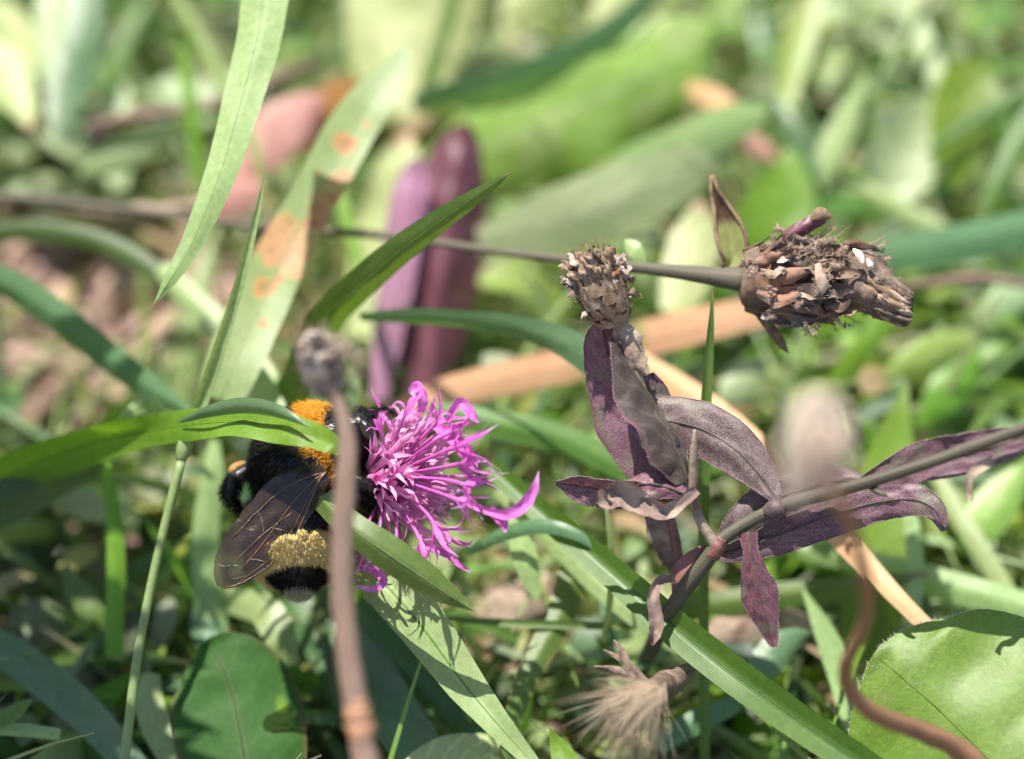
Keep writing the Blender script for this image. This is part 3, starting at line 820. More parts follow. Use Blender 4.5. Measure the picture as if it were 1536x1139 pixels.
bl('pale green leaf lying level above the pink bud', 'broad_grey', [(120, 260, 58, 12), (170, 240, 57, 44), (220, 215, 57, 46), (275, 190, 58, 12)], cup=-0.2, **LEAF)
bl('whitish leaf on the left edge of the picture', 'broad_pale', [(-50, 80, 68, 70), (0, 110, 66, 80), (30, 150, 64, 50), (45, 190, 62, 10)], cup=-0.25, **LEAF)
bl('yellowish green leaf half hidden at the bottom edge', 'broad_pale', [(600, 1200, 6, 60), (660, 1160, 8, 100), (720, 1145, 9, 90), (780, 1150, 10, 60), (830, 1175, 11, 8)], cup=-0.3, **LEAF)
bl('bluish green leaf tip folded behind the keeled blade', 'grass_blue', [(1110, 1050, 14, 10), (1140, 1010, 15, 46), (1165, 975, 16, 50), (1195, 955, 17, 30), (1215, 950, 18, 6)], cup=-0.3, **LEAF)
bl('dusky pink dead leaf lying behind the hanging crimson leaf', 'dry_leaf', [(1050, 960, 22, 10), (1085, 945, 22, 44), (1130, 935, 22, 56), (1190, 935, 23, 40), (1235, 945, 24, 8)], cup=-0.2, **LEAF)
bl('pinkish tan dead leaf on the ground under the flower blade tip', 'dry_leaf', [(680, 985, 26, 14), (715, 955, 26, 60), (755, 920, 26, 74), (800, 890, 27, 56), (830, 860, 28, 10)], cup=-0.25, wave=(0.2, 3, 0), ragged=0.15, **LEAF)

bl('pale yellowish blade end standing in the tangle left of the thin dark stalk', 'grass_pale', [(1205, 310, 58, 30, -10), (1235, 250, 58, 40, -10), (1268, 180, 59, 40, -10), (1300, 105, 60, 3, -10)], fold=0.15, **LEAF)
bl('whitish blue leaf lying just left of the pale yellowish blade end', 'grass_blue', [(1160, 150, 60, 14, 20), (1180, 190, 58, 34, 20), (1205, 240, 57, 36, 20), (1230, 275, 56, 10, 20)], cup=-0.3, **LEAF)
bl('light yellow green leaf hanging at the top right of the salmon leaf end', 'broad_bright', [(1225, -30, 74, 30), (1205, 30, 72, 50), (1192, 80, 70, 50), (1180, 140, 68, 34), (1172, 180, 66, 6)], cup=0.2, **LEAF)
bl('pale green blade hanging beside the pink edged leaf', 'grass_pale', [(1345, -60, 74, 26), (1375, 40, 70, 34), (1402, 110, 66, 32), (1425, 170, 64, 4)], fold=0.15, **LEAF)
bl('light green blade leaning in from the upper right edge', 'grass', [(1600, 100, 60, 34), (1545, 185, 58, 36), (1500, 265, 56, 28), (1470, 335, 55, 3)], fold=0.2, **LEAF)
bl('rounded pale leaf catching the sun below the seed head stalk', 'broad_grey', [(1080, 610, 40, 10), (1100, 585, 40, 50), (1125, 560, 41, 54), (1150, 540, 42, 12)], cup=-0.3, **LEAF)
bl('sunlit yellow green leaf under the leaning purple stem at the edge', 'broad_bright', [(1440, 830, 30, 14), (1470, 790, 30, 60), (1500, 750, 31, 66), (1530, 710, 32, 30), (1545, 690, 32, 6)], cup=-0.25, **LEAF)
bl('bright green leaf low between the blurred bud and the seed head', 'broad_mid', [(1380, 640, 42, 14), (1410, 600, 42, 54), (1440, 560, 43, 56), (1465, 525, 44, 12)], cup=-0.2, **LEAF)
bl('light green leaf in the turf under the withered seed head tip', 'broad_bright', [(1330, 560, 42, 10), (1370, 540, 42, 44), (1420, 520, 43, 48), (1470, 510, 44, 12)], cup=-0.25, **LEAF)
bl('pale leaf at the right edge level with the seed head', 'broad_grey', [(1470, 480, 46, 12), (1500, 455, 46, 46), (1540, 430, 47, 52), (1580, 410, 48, 20)], cup=-0.2, **LEAF)
bl('bluish white leaf in the shade under the bee wing tip', 'grass_blue', [(300, 900, 26, 16), (305, 930, 24, 44), (320, 960, 22, 50), (345, 975, 21, 20)], cup=-0.3, **LEAF)
bl('greyish leaf in the shade at the left edge below the arching blade', 'broad_grey', [(60, 740, 30, 14), (100, 750, 29, 40), (145, 762, 28, 44), (190, 760, 28, 12)], cup=-0.3, **LEAF)
bl('green leaf slanting in the shade left of the thin stalk', 'grass', [(95, 850, 24, 14), (115, 885, 23, 36), (140, 920, 22, 36), (160, 945, 22, 8)], cup=-0.2, **LEAF)

# the brown dead stem node row: round leaves near the plane of focus
rl = thing('round_leaf', P(1560, 1180, -6), 'round hairy green leaf with downy rim in the bottom corner', 'leaf')
g = sheet([(1590, 1245, -7, 340, 0), (1545, 1200, -6.5, 400, 0), (1495, 1150, -5, 440, 0), (1445, 1100, -3, 440, 0), (1395, 1052, -1, 370, 0), (1355, 1018, 0, 270, 0), (1328, 995, 1, 160, 0), (1310, 982, 1.4, 30, 0)],
          n=26, m=18, cup=-0.22, wave=(0.03, 2, 0), seed=5)
mk('leaf_blade', g, M['hairy'], rl)
N_, M_ = 26, 18
it = []
for i in range(N_ - 1):
    for s in (0, M_):
        a, b = g[0][i * (M_ + 1) + s], g[0][(i + 1) * (M_ + 1) + s]
        inner = g[0][i * (M_ + 1) + (2 if s == 0 else M_ - 2)]
        for k in range(14):
            q = a.lerp(b, rnd.random())
            it.append((q, (q - inner).normalized() + rvec() * 0.5, rnd.uniform(0.0002, 0.00055), 0.00002, rvec() * 0.2))
for k in range(900):
    i, j = rnd.randrange(N_ - 1), rnd.randrange(M_)
    q = g[0][i * (M_ + 1) + j].lerp(g[0][(i + 1) * (M_ + 1) + j + 1], rnd.random())
    it.append((q, (CAM - q).normalized() + rvec() * 0.8, rnd.uniform(0.0002, 0.0004), 0.000014, rvec() * 0.3))
h = mk('hair', strands(it), M['chaff'], rl)
h['kind'] = 'stuff'
mk('midrib', tube_w([g[0][i * (M_ + 1) + 9] for i in range(N_)], [0.00016 - 0.000005 * i for i in range(N_)], 6), M['hairy'], rl)

dl = thing('round_leaf', P(365, 1190, 6), 'dark green round leaf with yellow blotch and brown rim beside the brown stem', 'leaf')
g = sheet([(380, 1220, 4, 120, 0), (372, 1170, 6, 170, 0), (362, 1110, 8, 196, 0), (350, 1050, 10, 196, 0), (335, 1005, 11, 160, 0), (318, 975, 12, 96, 0), (308, 962, 12, 20, 0)], n=24, m=12, cup=-0.12, wave=(0.05, 2, 0), seed=8)
mk('leaf_blade', g, M['dark_leaf'], dl)
mk('midrib', tube_w([g[0][i * 13 + 6] for i in range(24)], [0.00016 - 0.000005 * i for i in range(24)], 6), M['dark_leaf'], dl)


# ------------------------------------------------------------------ purple knapweed plant with its dry head
def leaf_part(parent, pts, mat, n=30, m=12, rim='purple', rimr=0.00006, rib='stem_purple', ribr=0.00010, fuzz=0, **kw):
    kw.setdefault('crinkle', 0.10)
    g = sheet(pts, n=n, m=m, **kw)
    lf = mk('leaf', g, M[mat], parent)
    rows = [[g[0][i * (m + 1) + j] for i in range(n)] for j in (0, m // 2, m)]
    if rim:
        mk('leaf_rim', tube_w(rows[0] + rows[2][::-1], [rimr] * (2 * n), 5), M[rim], lf)
    if rib:
        N = [(CAM - p).normalized() for p in rows[1]]
        mk('midrib', tube_w([p + q * 0.00005 for p, q in zip(rows[1], N)], [ribr * (1.15 - 0.8 * i / n) for i in range(n)], 6), M[rib], lf)
    if fuzz:
        it = []
        for k in range(fuzz):
            i = rnd.randrange(n - 1)
            j = rnd.choice((0, m))
            p = g[0][i * (m + 1) + j].lerp(g[0][(i + 1) * (m + 1) + j], rnd.random())
            q = g[0][i * (m + 1) + (1 if j == 0 else m - 1)]
            it.append((p, (p - q).normalized() + rvec() * 0.8, rnd.uniform(0.00012, 0.0003), 0.000016, rvec() * 0.2))
        o = mk('leaf_hair', strands(it), M['chaff'], lf)
        o['kind'] = 'stuff'
    return lf


kp = thing('knapweed_plant', P(985, 960, 6), 'purple leaved knapweed plant with hairy leaves, red stalks and a dry brown head', 'plant')
# main stem: from the ground to the joint, then leaning out to the right edge
mk('stem', tube([(960, 1010, 22, 24), (995, 935, 5, 26), (1030, 880, 1.5, 27), (1062, 838, 0, 25), (1080, 812, -0.5, 21), (1125, 782, -1, 20), (1180, 757, -2, 21), (1250, 738, -4, 20), (1320, 718, -6, 19),
                 (1400, 692, -8, 18), (1480, 663, -10, 18), (1600, 620, -13, 17), (1760, 566, -17, 15), (1950, 510, -22, 10), (2080, 480, -25, 4)], 60, 10, lump=0.10), M['stem_purple'], kp)
mk('stem_joint', tube([(1066, 836, -0.2, 20), (1072, 827, -0.4, 25), (1079, 815, -0.5, 24), (1084, 806, -0.7, 19)], 10, 10, lump=0.3, seed=2), M['stem_red'], kp)
mk('branch', tube([(1076, 822, -0.5, 18), (1055, 790, -1, 16), (1042, 755, -1.5, 15), (1040, 710, -2.5, 14), (1041, 670, -3.5, 11), (1042, 645, -4, 4)], 26, 8, lump=0.12, seed=4), M['dry_leaf'], kp)
mk('petiole', tube([(1022, 880, 3, 22), (1018, 840, 3.4, 16), (1010, 795, 3.2, 15), (998, 755, 2.6, 15), (985, 700, 1.5, 12), (950, 600, 0.5, 9)], 24, 8, lump=0.08), M['stem_red'], kp)
mk('bud_scale', sheet([(1020, 895, 1.5, 26, 0), (1028, 865, 1, 44, 0), (1042, 840, 1, 34, 0), (1056, 818, 1, 4, 0)], n=12, m=6, fold=0.6), M['stem_red'], kp)
mk('stem_collar', tube([(1152, 772, -1.6, 24), (1164, 764, -2.0, 32), (1175, 759, -2.2, 24)], 8, 10, lump=0.3, seed=9), M['purple_green'], kp)


# upright folded leaf under the head: lit half, olive half darkened for shade
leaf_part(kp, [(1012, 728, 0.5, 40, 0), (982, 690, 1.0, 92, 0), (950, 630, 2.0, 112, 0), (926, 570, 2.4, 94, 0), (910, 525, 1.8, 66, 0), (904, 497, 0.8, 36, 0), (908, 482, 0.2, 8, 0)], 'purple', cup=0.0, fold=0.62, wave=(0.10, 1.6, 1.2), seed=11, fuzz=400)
leaf_part(kp, [(1032, 722, -1.8, 26, 50), (1016, 680, -1.6, 50, 58), (993, 630, -1.2, 58, 60), (962, 580, -0.8, 52, 58), (935, 535, -0.8, 30, 50), (918, 505, -0.8, 6, 45)], 'purple_olive_shaded', fold=0.25, cup=-0.1, wave=(0.12, 2, 0.4), seed=12, fuzz=240)
# leaf to the right, tip over the stem collar
leaf_part(kp, [(935, 632, 3, 22, 0), (962, 630, 2.4, 60, 0), (1005, 632, 1.5, 74, 0), (1055, 645, 0.5, 82, 0), (1105, 676, -0.5, 74, 0), (1140, 713, -1.2, 48, 0), (1158, 738, -1.8, 26, 0), (1166, 752, -2, 14, 0)], 'purple_green', cup=-0.22, wave=(0.05, 2, 0), seed=13, fuzz=260)
leaf_part(kp, [(1020, 735, 2, 20, 0), (1000, 690, 2.4, 44, 0), (990, 640, 2.8, 52, 0), (985, 590, 3, 36, 0), (978, 560, 3, 6, 0)], 'purple', cup=-0.3, wave=(0.2, 2, 0), seed=14)
# small leaf to the left and the withered one it touches
leaf_part(kp, [(1015, 745, -1.5, 22, -30), (960, 740, -1, 40, -35), (910, 735, -0.4, 42, -35), (868, 730, 0, 36, -35), (835, 724, 0.3, 6, -30)], 'purple', fold=-0.35, wave=(0.1, 2, 0), seed=15, fuzz=120)
leaf_part(kp, [(1030, 742, -2.4, 16, 10), (990, 728, -2.6, 36, 20), (955, 728, -2, 34, 20), (925, 745, -1.4, 10, 10)], 'purple_dark', fold=0.3, wave=(0.2, 2, 0), seed=18)
wl = mk('withered_leaf', sheet([(1045, 735, -2.5, 14), (1000, 768, -2.6, 24), (965, 755, -2.4, 36), (930, 742, -2.2, 40), (908, 752, -2, 26), (900, 735, -2.2, 10)], n=24, m=8, cup=0.7, wave=(0.4, 3, 0), crinkle=0.2, ragged=0.15, seed=16), M['dry_purple'], kp)
mk('withered_leaf', sheet([(975, 765, 3, 20), (990, 800, 4, 34), (1005, 835, 5, 34), (1015, 862, 5, 12)], n=16, m=6, cup=0.4, wave=(0.3, 2, 0), ragged=0.3, seed=17), M['dry_purple'], kp)
mk('withered_leaf', sheet([(1012, 868, 1.5, 10), (990, 872, 0.6, 14), (980, 895, 0, 18), (985, 930, -0.2, 22), (983, 950, -0.2, 18), (978, 968, 0, 4)], n=22, m=6, cup=0.9, wave=(0.3, 2, 0), ragged=0.1, crinkle=0.15, seed=19), M['dry_purple'], kp)
# leaves that run along the leaning stem
leaf_part(kp, [(1078, 832, 1.5, 20, 0), (1120, 820, 1.6, 46, 0), (1180, 798, 1.5, 58, 0), (1250, 772, 1, 62, 0), (1320, 753, 0, 56, 0), (1370, 750, -1, 48, 0), (1402, 765, -1.5, 32, 0), (1416, 796, -1.5, 8, 0)], 'purple', n=40, fold=0.16, wave=(0.12, 2.2, 0), seed=21, fuzz=500)
leaf_part(kp, [(1080, 815, 0.8, 14, 0), (1110, 785, 0.6, 46, 0), (1150, 755, 0.2, 60, 0), (1200, 735, -1, 62, 0), (1250, 722, -2, 50, 0), (1300, 722, -3, 10, 0)], 'purple_green', fold=0.2, wave=(0.06, 2, 0), seed=22, fuzz=160)
leaf_part(kp, [(1265, 742, -3, 10, 0), (1320, 716, -4, 34, 0), (1380, 694, -5.5, 58, 0), (1440, 682, -7, 60, 0), (1500, 668, -8.5, 50, 0), (1560, 648, -10, 30, 0)], 'purple', n=34, fold=-0.15, wave=(0.12, 2.4, 0), seed=23, fuzz=360)
mk('leaf_stub', tube([(1305, 728, -5, 12), (1318, 738, -6, 10), (1330, 744, -6.5, 5)], 8, 6), M['stem_purple'], kp)
mk('withered_leaf', sheet([(1490, 690, -9, 14), (1468, 702, -9.4, 18), (1455, 715, -9.4, 12), (1452, 735, -9, 10), (1458, 752, -9, 4)], n=16, m=5, cup=0.4, wave=(0.3, 2, 0), seed=24), M['dry_leaf'], kp)
# hanging folded crimson leaf
leaf_part(kp, [(1122, 798, -2, 26, 0), (1126, 826, -2.4, 22, 0), (1132, 860, -2.6, 40, 0), (1140, 895, -2.6, 56, 0), (1150, 930, -2.4, 42, 0), (1158, 958, -2, 22, 0), (1162, 970, -2, 8, 0)], 'purple_dark', fold=1.3, wave=(0.07, 2, 0), seed=25, fuzz=260)

def scale_bract(base, axis, out, L, w, curl, m=4, n=7, lift=0.12):
    """one pointed scale lying on a flower head: base point, direction along the head, outward direction"""
    ctr, wid = [], []
    for i in range(n):
        f = i / (n - 1)
        ctr.append(base + axis * (L * f) + out * (L * (lift * f + curl * f * f)))
        wid.append(max(0.00006, w * (math.sin(min(1, f * 1.15 + 0.28) * 3.05) ** 0.8)))
    return ctr, wid


def dry_head(part, c0, c1, rad, rings, mat, seed, fringe=True, prof=None, curlx=1.0):
    """egg of overlapping dry scales; c0 base, c1 top"""
    rr = random.Random(seed)
    ax = (c1 - c0)
    H = ax.length
    ax.normalize()
    e1 = ax.orthogonal().normalized()
    e2 = ax.cross(e1)
    prof = prof or (lambda f: math.sin(min(1, 0.12 + f * 0.80) * math.pi) ** 0.55)
    frng = []
    for k in range(rings):
        f = 0.02 + 0.80 * k / (rings - 1)
        cnt = 9 if k < rings - 1 else 12
        for q in range(cnt):
            a = 6.28318 * (q + 0.5 * (k % 2) + rr.uniform(-.18, .18)) / cnt
            od = e1 * math.cos(a) + e2 * math.sin(a)
            rb = rad * prof(f)
            rt = rad * prof(min(1, f + 0.28))
            base = c0 + ax * (H * f) + od * rb * 0.98
            L = H * rr.uniform(0.26, 0.36)
            d = (ax * L + od * (rt - rb)).normalized()
            n2 = (od - d * od.dot(d)).normalized()
            curl = (rr.uniform(-0.05, 0.22) + (0.4 * rr.random() ** 3)) * curlx
            ctr, wid = scale_bract(base, d, n2, L, rad * rr.uniform(0.62, 0.86), curl)
            g = sheet_w(ctr, wid, [rr.uniform(-.25, .25)] * len(ctr), m=4, cup=-0.35, seed=rr.randrange(999), facing=n2, ragged=0.15)
            mk('bract', g, M[mat], part)
            if fringe:
                tip, sd = ctr[-1], d.cross(n2)
                for z in range(7):
                    s = rr.uniform(-1, 1)
                    frng.append((tip + sd * (s * rad * 0.14) - d * abs(s) * rad * 0.12, d * 0.7 + sd * s * 0.9 + n2 * rr.uniform(0, .6), rad * rr.uniform(0.16, 0.34), 0.000028, rvec(rr) * 0.25))
    if fringe:
        o = mk('fringe', strands(frng), M['fringe'], part)
        o['kind'] = 'stuff'


hd = mk('flower_head', tube([(921, 489, 0.2, 22), (918, 470, 0, 50), (912, 445, 0, 60), (905, 420, 0, 56), (898, 400, 0, 36), (893, 390, 0, 8)], 14, 14, lump=0.2, seed=3), M['bract'], kp)
dry_head(hd, P(923, 489, 0), P(884, 388, -1), mm(38, 0), 6, 'bract', 5, curlx=0.9)
mk('head_stalk', tube([(921, 494, 0.4, 22), (932, 480, 0.4, 18), (935, 500, 0.4, 26), (942, 540, 0.6, 30), (955, 575, 0.9, 22), (985, 640, 2, 14)], 26, 8, lump=0.35, seed=6), M['dry_leaf'], kp)
mk('withered_leaf', sheet([(928, 488, -0.2, 24, 0), (945, 515, -0.4, 38, 0), (958, 545, -0.2, 30, 0), (972, 562, 0, 8, 0)], n=16, m=6, cup=-0.6, wave=(0.2, 2, 0), ragged=0.25, seed=26), M['dry_leaf'], kp)
# withered crown of the head leaning to the left
rr = random.Random(21)
for k in range(46):
    x0, y0 = rr.uniform(868, 938), rr.uniform(396, 432)
    f = (x0 - 868) / 70.0
    ang = R(165 - 85 * f + rr.uniform(-22, 22))
    L = rr.uniform(20, 42) * (1.0 if f < .6 else .75)
    dx, dy = math.cos(ang), -math.sin(ang)
    t0 = -2.9 + ((x0 - 905) / 38) ** 2 * 2.2 + rr.uniform(-.2, 1.4)
    mk('crown_scale', sheet([(x0, y0, t0, 8, rr.uniform(-40, 40)), (x0 + dx * L * .4, y0 + dy * L * .4, t0 - .5, rr.uniform(9, 15), rr.uniform(-50, 50)), (x0 + dx * L * .75 + rr.uniform(-3, 3), y0 + dy * L * .75 + rr.uniform(-2, 4), t0 - .3 + rr.uniform(-.4, .4), rr.uniform(6, 11), rr.uniform(-60, 60)), (x0 + dx * L, y0 + dy * L + rr.uniform(-2, 8), t0, 1.5, 0)],
       n=12, m=5, cup=rr.uniform(-.6, .6), wave=(0.3, 2, 0), ragged=0.35, crinkle=0.22, seed=k), M[rr.choice(('bract', 'bract', 'bract_pale', 'bract_dark'))], hd)
for k, (x0, y0, x1, y1, w) in enumerate(((884, 412, 840, 402, 18), (884, 418, 850, 446, 26), (876, 428, 848, 424, 16), (890, 398, 862, 380, 18), (918, 392, 919, 368, 16), (930, 400, 936, 380, 12), (940, 440, 964, 446, 12), (880, 468, 872, 478, 9), (902, 392, 892, 372, 16), (946, 425, 950, 412, 10))):
    mk('crown_scale', sheet([(x0, y0, -1.2, w * 0.7, 0), ((x0 + x1) / 2 + 1, (y0 + y1) / 2 - 2, -1.6, w, 30), (x1, y1, -1.5, 2, 0)], n=12, m=5, cup=-0.3, wave=(0.3, 2, 0), ragged=0.4, crinkle=0.25, seed=60 + k), M['bract_dark' if k in (1, 4) else 'bract'], hd)
it = []
for k in range(240):
    a, b = rr.uniform(855, 945), rr.uniform(385, 460)
    p = P(a, b, -2.4 + ((a - 905) / 40) ** 2 * 1.8 + abs(b - 430) * 0.012)
    it.append((p, rvec(rr) + (CAM - p).normalized() * 0.5 + UP * 0.5, rr.uniform(0.0002, 0.0006), 0.00002, rvec(rr) * 0.5))
o = mk('bristle', strands(it), M['down'], hd)
o['kind'] = 'stuff'

# ------------------------------------------------------------------ brown seed head on its long level stalk
sh = thing('dead_flower_head', P(-40, 292, 46), 'brown withered flower head with pink tufts at the end of a long level stalk', 'seed head')
mk('stalk', tube([(-60, 292, 46, 18), (60, 300, 44, 17), (200, 316, 41, 15), (350, 336, 36, 13), (480, 346, 31, 13), (600, 356, 27, 13), (720, 374, 22, 13), (850, 390, 16, 14), (960, 402, 11, 18), (1040, 411, 8, 25), (1120, 421, 6, 40)], 60, 9, lump=0.06), M['stem_greypurple'], sh)
body = mk('involucre', tube([(1112, 421, 6, 46), (1135, 424, 6, 86), (1180, 424, 6, 98), (1235, 420, 6, 90), (1285, 418, 6, 76), (1310, 425, 6, 60)], 18, 14, lump=0.25, seed=5), M['bract_dark'], sh)
dry_head(body, P(1112, 421, 6), P(1300, 415, 6), mm(60, 6), 7, 'bract_dark', 31, fringe=True, prof=lambda f: 0.78 + 0.25 * math.sin(f * 3.0) - 0.25 * f, curlx=1.3)
rr = random.Random(5)
c0, c1 = P(1268, 408, 5), P(1362, 462, 2)
mk('floret_bundle', tube([(1262, 405, 5, 84), (1290, 418, 4, 88), (1320, 438, 3, 74), (1345, 454, 2.4, 56), (1358, 462, 2, 46), (1352, 459, 2.2, 24)], 24, 20, lump=0.35, seed=3), M['withered'], sh)
mk('floret_mouth_shade', ellipsoid(P(1358, 462, 1.8), P(1370, 470, 1.2) - P(1340, 452, 2.4), mm(6, 2), mm(14, 2), mm(14, 2)), M['chitin'], sh)  # black plug; the shade inside the hollow tip is put into its colour
for k in range(84):
    a = rr.random() * 6.28
    r0, r1 = mm(rr.uniform(37, 48), 5), mm(rr.uniform(19, 29), 2)
    e1, e2 = UP * math.cos(a) - FW * math.sin(a), None
    mid = c0.lerp(c1, 0.5) + e1 * (r0 + r1) * 0.52 + rvec(rr) * 0.0003
    pts = [tuple(c0 + e1 * r0), tuple(mid), tuple(c1 + e1 * r1 + (c1 - c0) * rr.uniform(-0.2, 0.05))]
    q = crom(pts, 9)
    mk('floret', tube_w([Vector(v) for v in q], [0.00020 + 0.0003 * rr.random() * math.sin(0.6 + 2.2 * i_ / 8) for i_ in range(9)], 6, lump=0.9, seed=k), M[rr.choice(('withered', 'withered', 'withered', 'fringe', 'down'))], sh)
for k, (x, y, t, r) in enumerate(((1165, 350, 4, 11), (1128, 410, 1.5, 9), (1157, 436, 0.8, 8), (1120, 392, 3, 7), (1232, 415, 0.3, 12), (1235, 435, 0.2, 12), (1202, 462, 0.6, 9), (1158, 470, 1.5, 8), (1218, 492, 2, 12), (1250, 368, 2, 14), (1272, 380, 1.5, 14), (1226, 372, 1.6, 16), (1195, 372, 1.6, 14), (1255, 395, 0.8, 10), (1270, 488, 4, 5), (1210, 352, 4, 10))):
    it = []
    c = P(x, y, t)
    r *= 1.45
    lobes = [c + rvec(rr) * mm(r * 0.55, t) for _ in range(5)]
    for q in range(150):
        v = rvec(rr)
        it.append((rr.choice(lobes) + v * mm(r * 0.25, t) * rr.random(), v + rvec(rr) * .6, mm(r, t) * rr.uniform(0.15, 0.40), 0.00005, rvec(rr) * 0.9))
    o = mk('tuft', strands(it), M['down'], sh)
    o['kind'] = 'stuff'
rq = random.Random(8)
for k in range(30):
    x0, y0 = rq.uniform(1125, 1250), rq.uniform(370, 476)
    tt0 = 6 - 4.2 * math.sqrt(max(0, 1 - ((y0 - 422) / 62) ** 2)) - rq.uniform(0, .8)
    L, up = rq.uniform(40, 85), (422 - y0) / 62
    mk('bract', sheet([(x0, y0, tt0 + .4, 9, rq.uniform(-40, 40)), (x0 + L * .4, y0 - up * 8 + rq.uniform(-6, 6), tt0 - .2, rq.uniform(14, 24), rq.uniform(-50, 50)), (x0 + L * .75, y0 - up * rq.uniform(6, 22), tt0 - rq.uniform(0, .8), rq.uniform(9, 16), rq.uniform(-60, 60)), (x0 + L, y0 - up * rq.uniform(4, 34) + rq.uniform(-6, 8), tt0, 2, 0)],
       n=14, m=5, cup=rq.uniform(-.7, .7), wave=(0.3, 2, 0), ragged=0.3, crinkle=0.2, seed=k), M[rq.choice(('bract_dark', 'bract_dark', 'bract', 'withered'))], sh)
mk('chaff', sheet([(1279, 374, 0.5, 4), (1287, 380, 0, 11), (1292, 389, 0, 10), (1294, 395, 0, 3)], n=9, m=5, cup=-0.5, seed=2), M['chaff'], sh)
mk('chaff', sheet([(1300, 388, 0.5, 4), (1306, 398, 0.2, 10), (1310, 402, 0.4, 3)], n=7, m=4, cup=-0.5, seed=3), M['chaff'], sh)
mk('chaff', sheet([(1226, 395, 0, 8), (1230, 412, -0.4, 16), (1234, 432, -0.4, 16), (1232, 442, 0, 4)], n=9, m=5, cup=-0.4, wave=(0.3, 2, 0), seed=4), M['down'], sh)
mk('bract', sheet([(1160, 378, 4, 20), (1190, 352, 3.6, 26), (1215, 336, 3.4, 22), (1232, 326, 3.4, 22), (1240, 318, 3.6, 4)], n=14, m=6, fold=0.3, cup=-0.3, seed=5), M['maroon'], sh)
mk('bract_tip', sheet([(1215, 330, 3.0, 4), (1230, 320, 2.9, 20), (1246, 326, 3.1, 8)], n=8, m=4, cup=-0.3, seed=6), M['fringe'], sh)
mk('bract', sheet([(1140, 470, 6, 16), (1158, 495, 6, 16), (1172, 515, 6.4, 13), (1183, 530, 7, 2)], n=12, m=5, fold=0.5, seed=7), M['fringe'], sh)
lb = leaf_part(sh, [(1090, 405, 7, 14), (1100, 385, 7, 36, 0), (1095, 350, 7.2, 42, 0), (1082, 312, 7.2, 22, 0), (1073, 290, 7, 12, 0), (1068, 264, 7, 2, 0)], 'bract_loop', n=22, m=8, fold=-0.7, seed=8, rim='fringe', rimr=0.00022, rib=None)
lb.name = 'bract'
mk('bract', sheet([(965, 402, 11, 14), (955, 380, 11, 24), (945, 368, 11.5, 24), (938, 360, 12, 4)], n=12, m=6, cup=-0.3, seed=9), M['grass_pale'], sh)
mk('bract', sheet([(1180, 435, 1.8, 20), (1165, 420, 1.2, 26), (1190, 412, 0.8, 22), (1225, 402, 1.0, 4)], n=14, m=6, cup=-0.5, seed=10), M['bract_dark'], sh)

# ------------------------------------------------------------------ brown stem in front of the bee, with its grey head
bs = thing('dead_plant', P(610, 2205, -30), 'brown dead stem with grey fuzzy head standing in front of the bumblebee', 'dead plant')
mk('stem', tube([(610, 2205, -30, 44), (604, 1900, -31, 44), (585, 1500, -31, 43), (556, 1200, -30, 42), (545, 1120, -29, 40), (528, 1020, -28, 38), (516, 920, -27, 34), (513, 820, -26, 33), (518, 730, -25, 32), (522, 670, -24, 28), (513, 620, -23, 22), (498, 585, -22, 18), (488, 558, -21, 16)], 70, 14, lump=0.16), M['stem_brown'], bs)
mk('node', tube([(533, 1052, -28.4, 36), (537, 1070, -28.6, 43), (540, 1088, -28.8, 44), (545, 1115, -29, 38)], 14, 14, lump=0.3), M['node'], bs)
hd = mk('flower_head', tube([(498, 592, -22, 20), (488, 578, -21.5, 44), (478, 560, -21, 56), (472, 540, -21, 54), (474, 522, -21, 40), (482, 508, -21, 10)], 16, 14, lump=0.5, seed=12), M['grey_head'], bs)
dry_head(hd, P(497, 592, -22), P(474, 508, -21), mm(29, -21), 4, 'grey_head', 77, fringe=True, curlx=1.6)
rr = random.Random(9)
for k in range(16):
    a = rr.random() * 6.28
    c = P(478 + 22 * math.cos(a), 524 + 18 * math.sin(a), -22 - rr.random() * 2)
    pts = [tuple(c + Vector((math.cos(s * 1.7 + a), 0.3 * math.sin(s), math.sin(s * 1.7 + a))) * mm(5 + 2.0 * s, -22)) for s in range(5)]
    q = crom(pts, 12)
    mk('curled_style', tube_w([Vector(v) for v in q], [0.00022] * 12, 6), M['down' if k % 3 == 0 else 'grey_head'], hd)
mk('bract', sheet([(505, 620, -22, 20), (520, 600, -21.5, 36), (522, 570, -21, 34), (512, 545, -21, 4)], n=14, m=6, cup=-0.4, seed=31), M['grass_pale'], bs)
it = []
for k in range(700):
    v = rvec(rr)
    p = P(488 + v.x * 34 + 22 * rr.random(), 550 - v.z * 42, -21.5) + FW * (v.y * mm(30, -21))
    it.append((p, v, rr.uniform(0.0004, 0.0011), 0.00003, rvec(rr) * 0.6))
o = mk('fuzz', strands(it), M['grey_head'], hd)
o['kind'] = 'stuff'

# ------------------------------------------------------------------ blurred faded bud on a winding stem
fb = thing('faded_flower', P(1725, 1425, 10), 'faded pinkish flower, much blurred, on a winding rust brown stem', 'flower')
mk('stem', tube([(1725, 1425, 10, 34), (1660, 1330, 1, 34), (1580, 1245, -6, 34), (1500, 1180, -10, 34), (1440, 1125, -12, 33), (1380, 1096, -15, 31), (1315, 1072, -19, 29), (1275, 1035, -22, 25), (1270, 995, -25, 22), (1292, 950, -29, 21), (1302, 905, -33, 22), (1292, 845, -40, 20), (1275, 785, -48, 22), (1254, 742, -54, 24), (1240, 710, -57, 24)], 80, 12, lump=0.2), M['stem_rust'], fb)
mk('calyx', tube([(1244, 735, -56, 26), (1234, 705, -58, 48), (1226, 675, -60, 54), (1222, 640, -61, 40), (1220, 625, -61, 12)], 14, 12, lump=0.3, seed=8), M['ghost_petal'], fb)
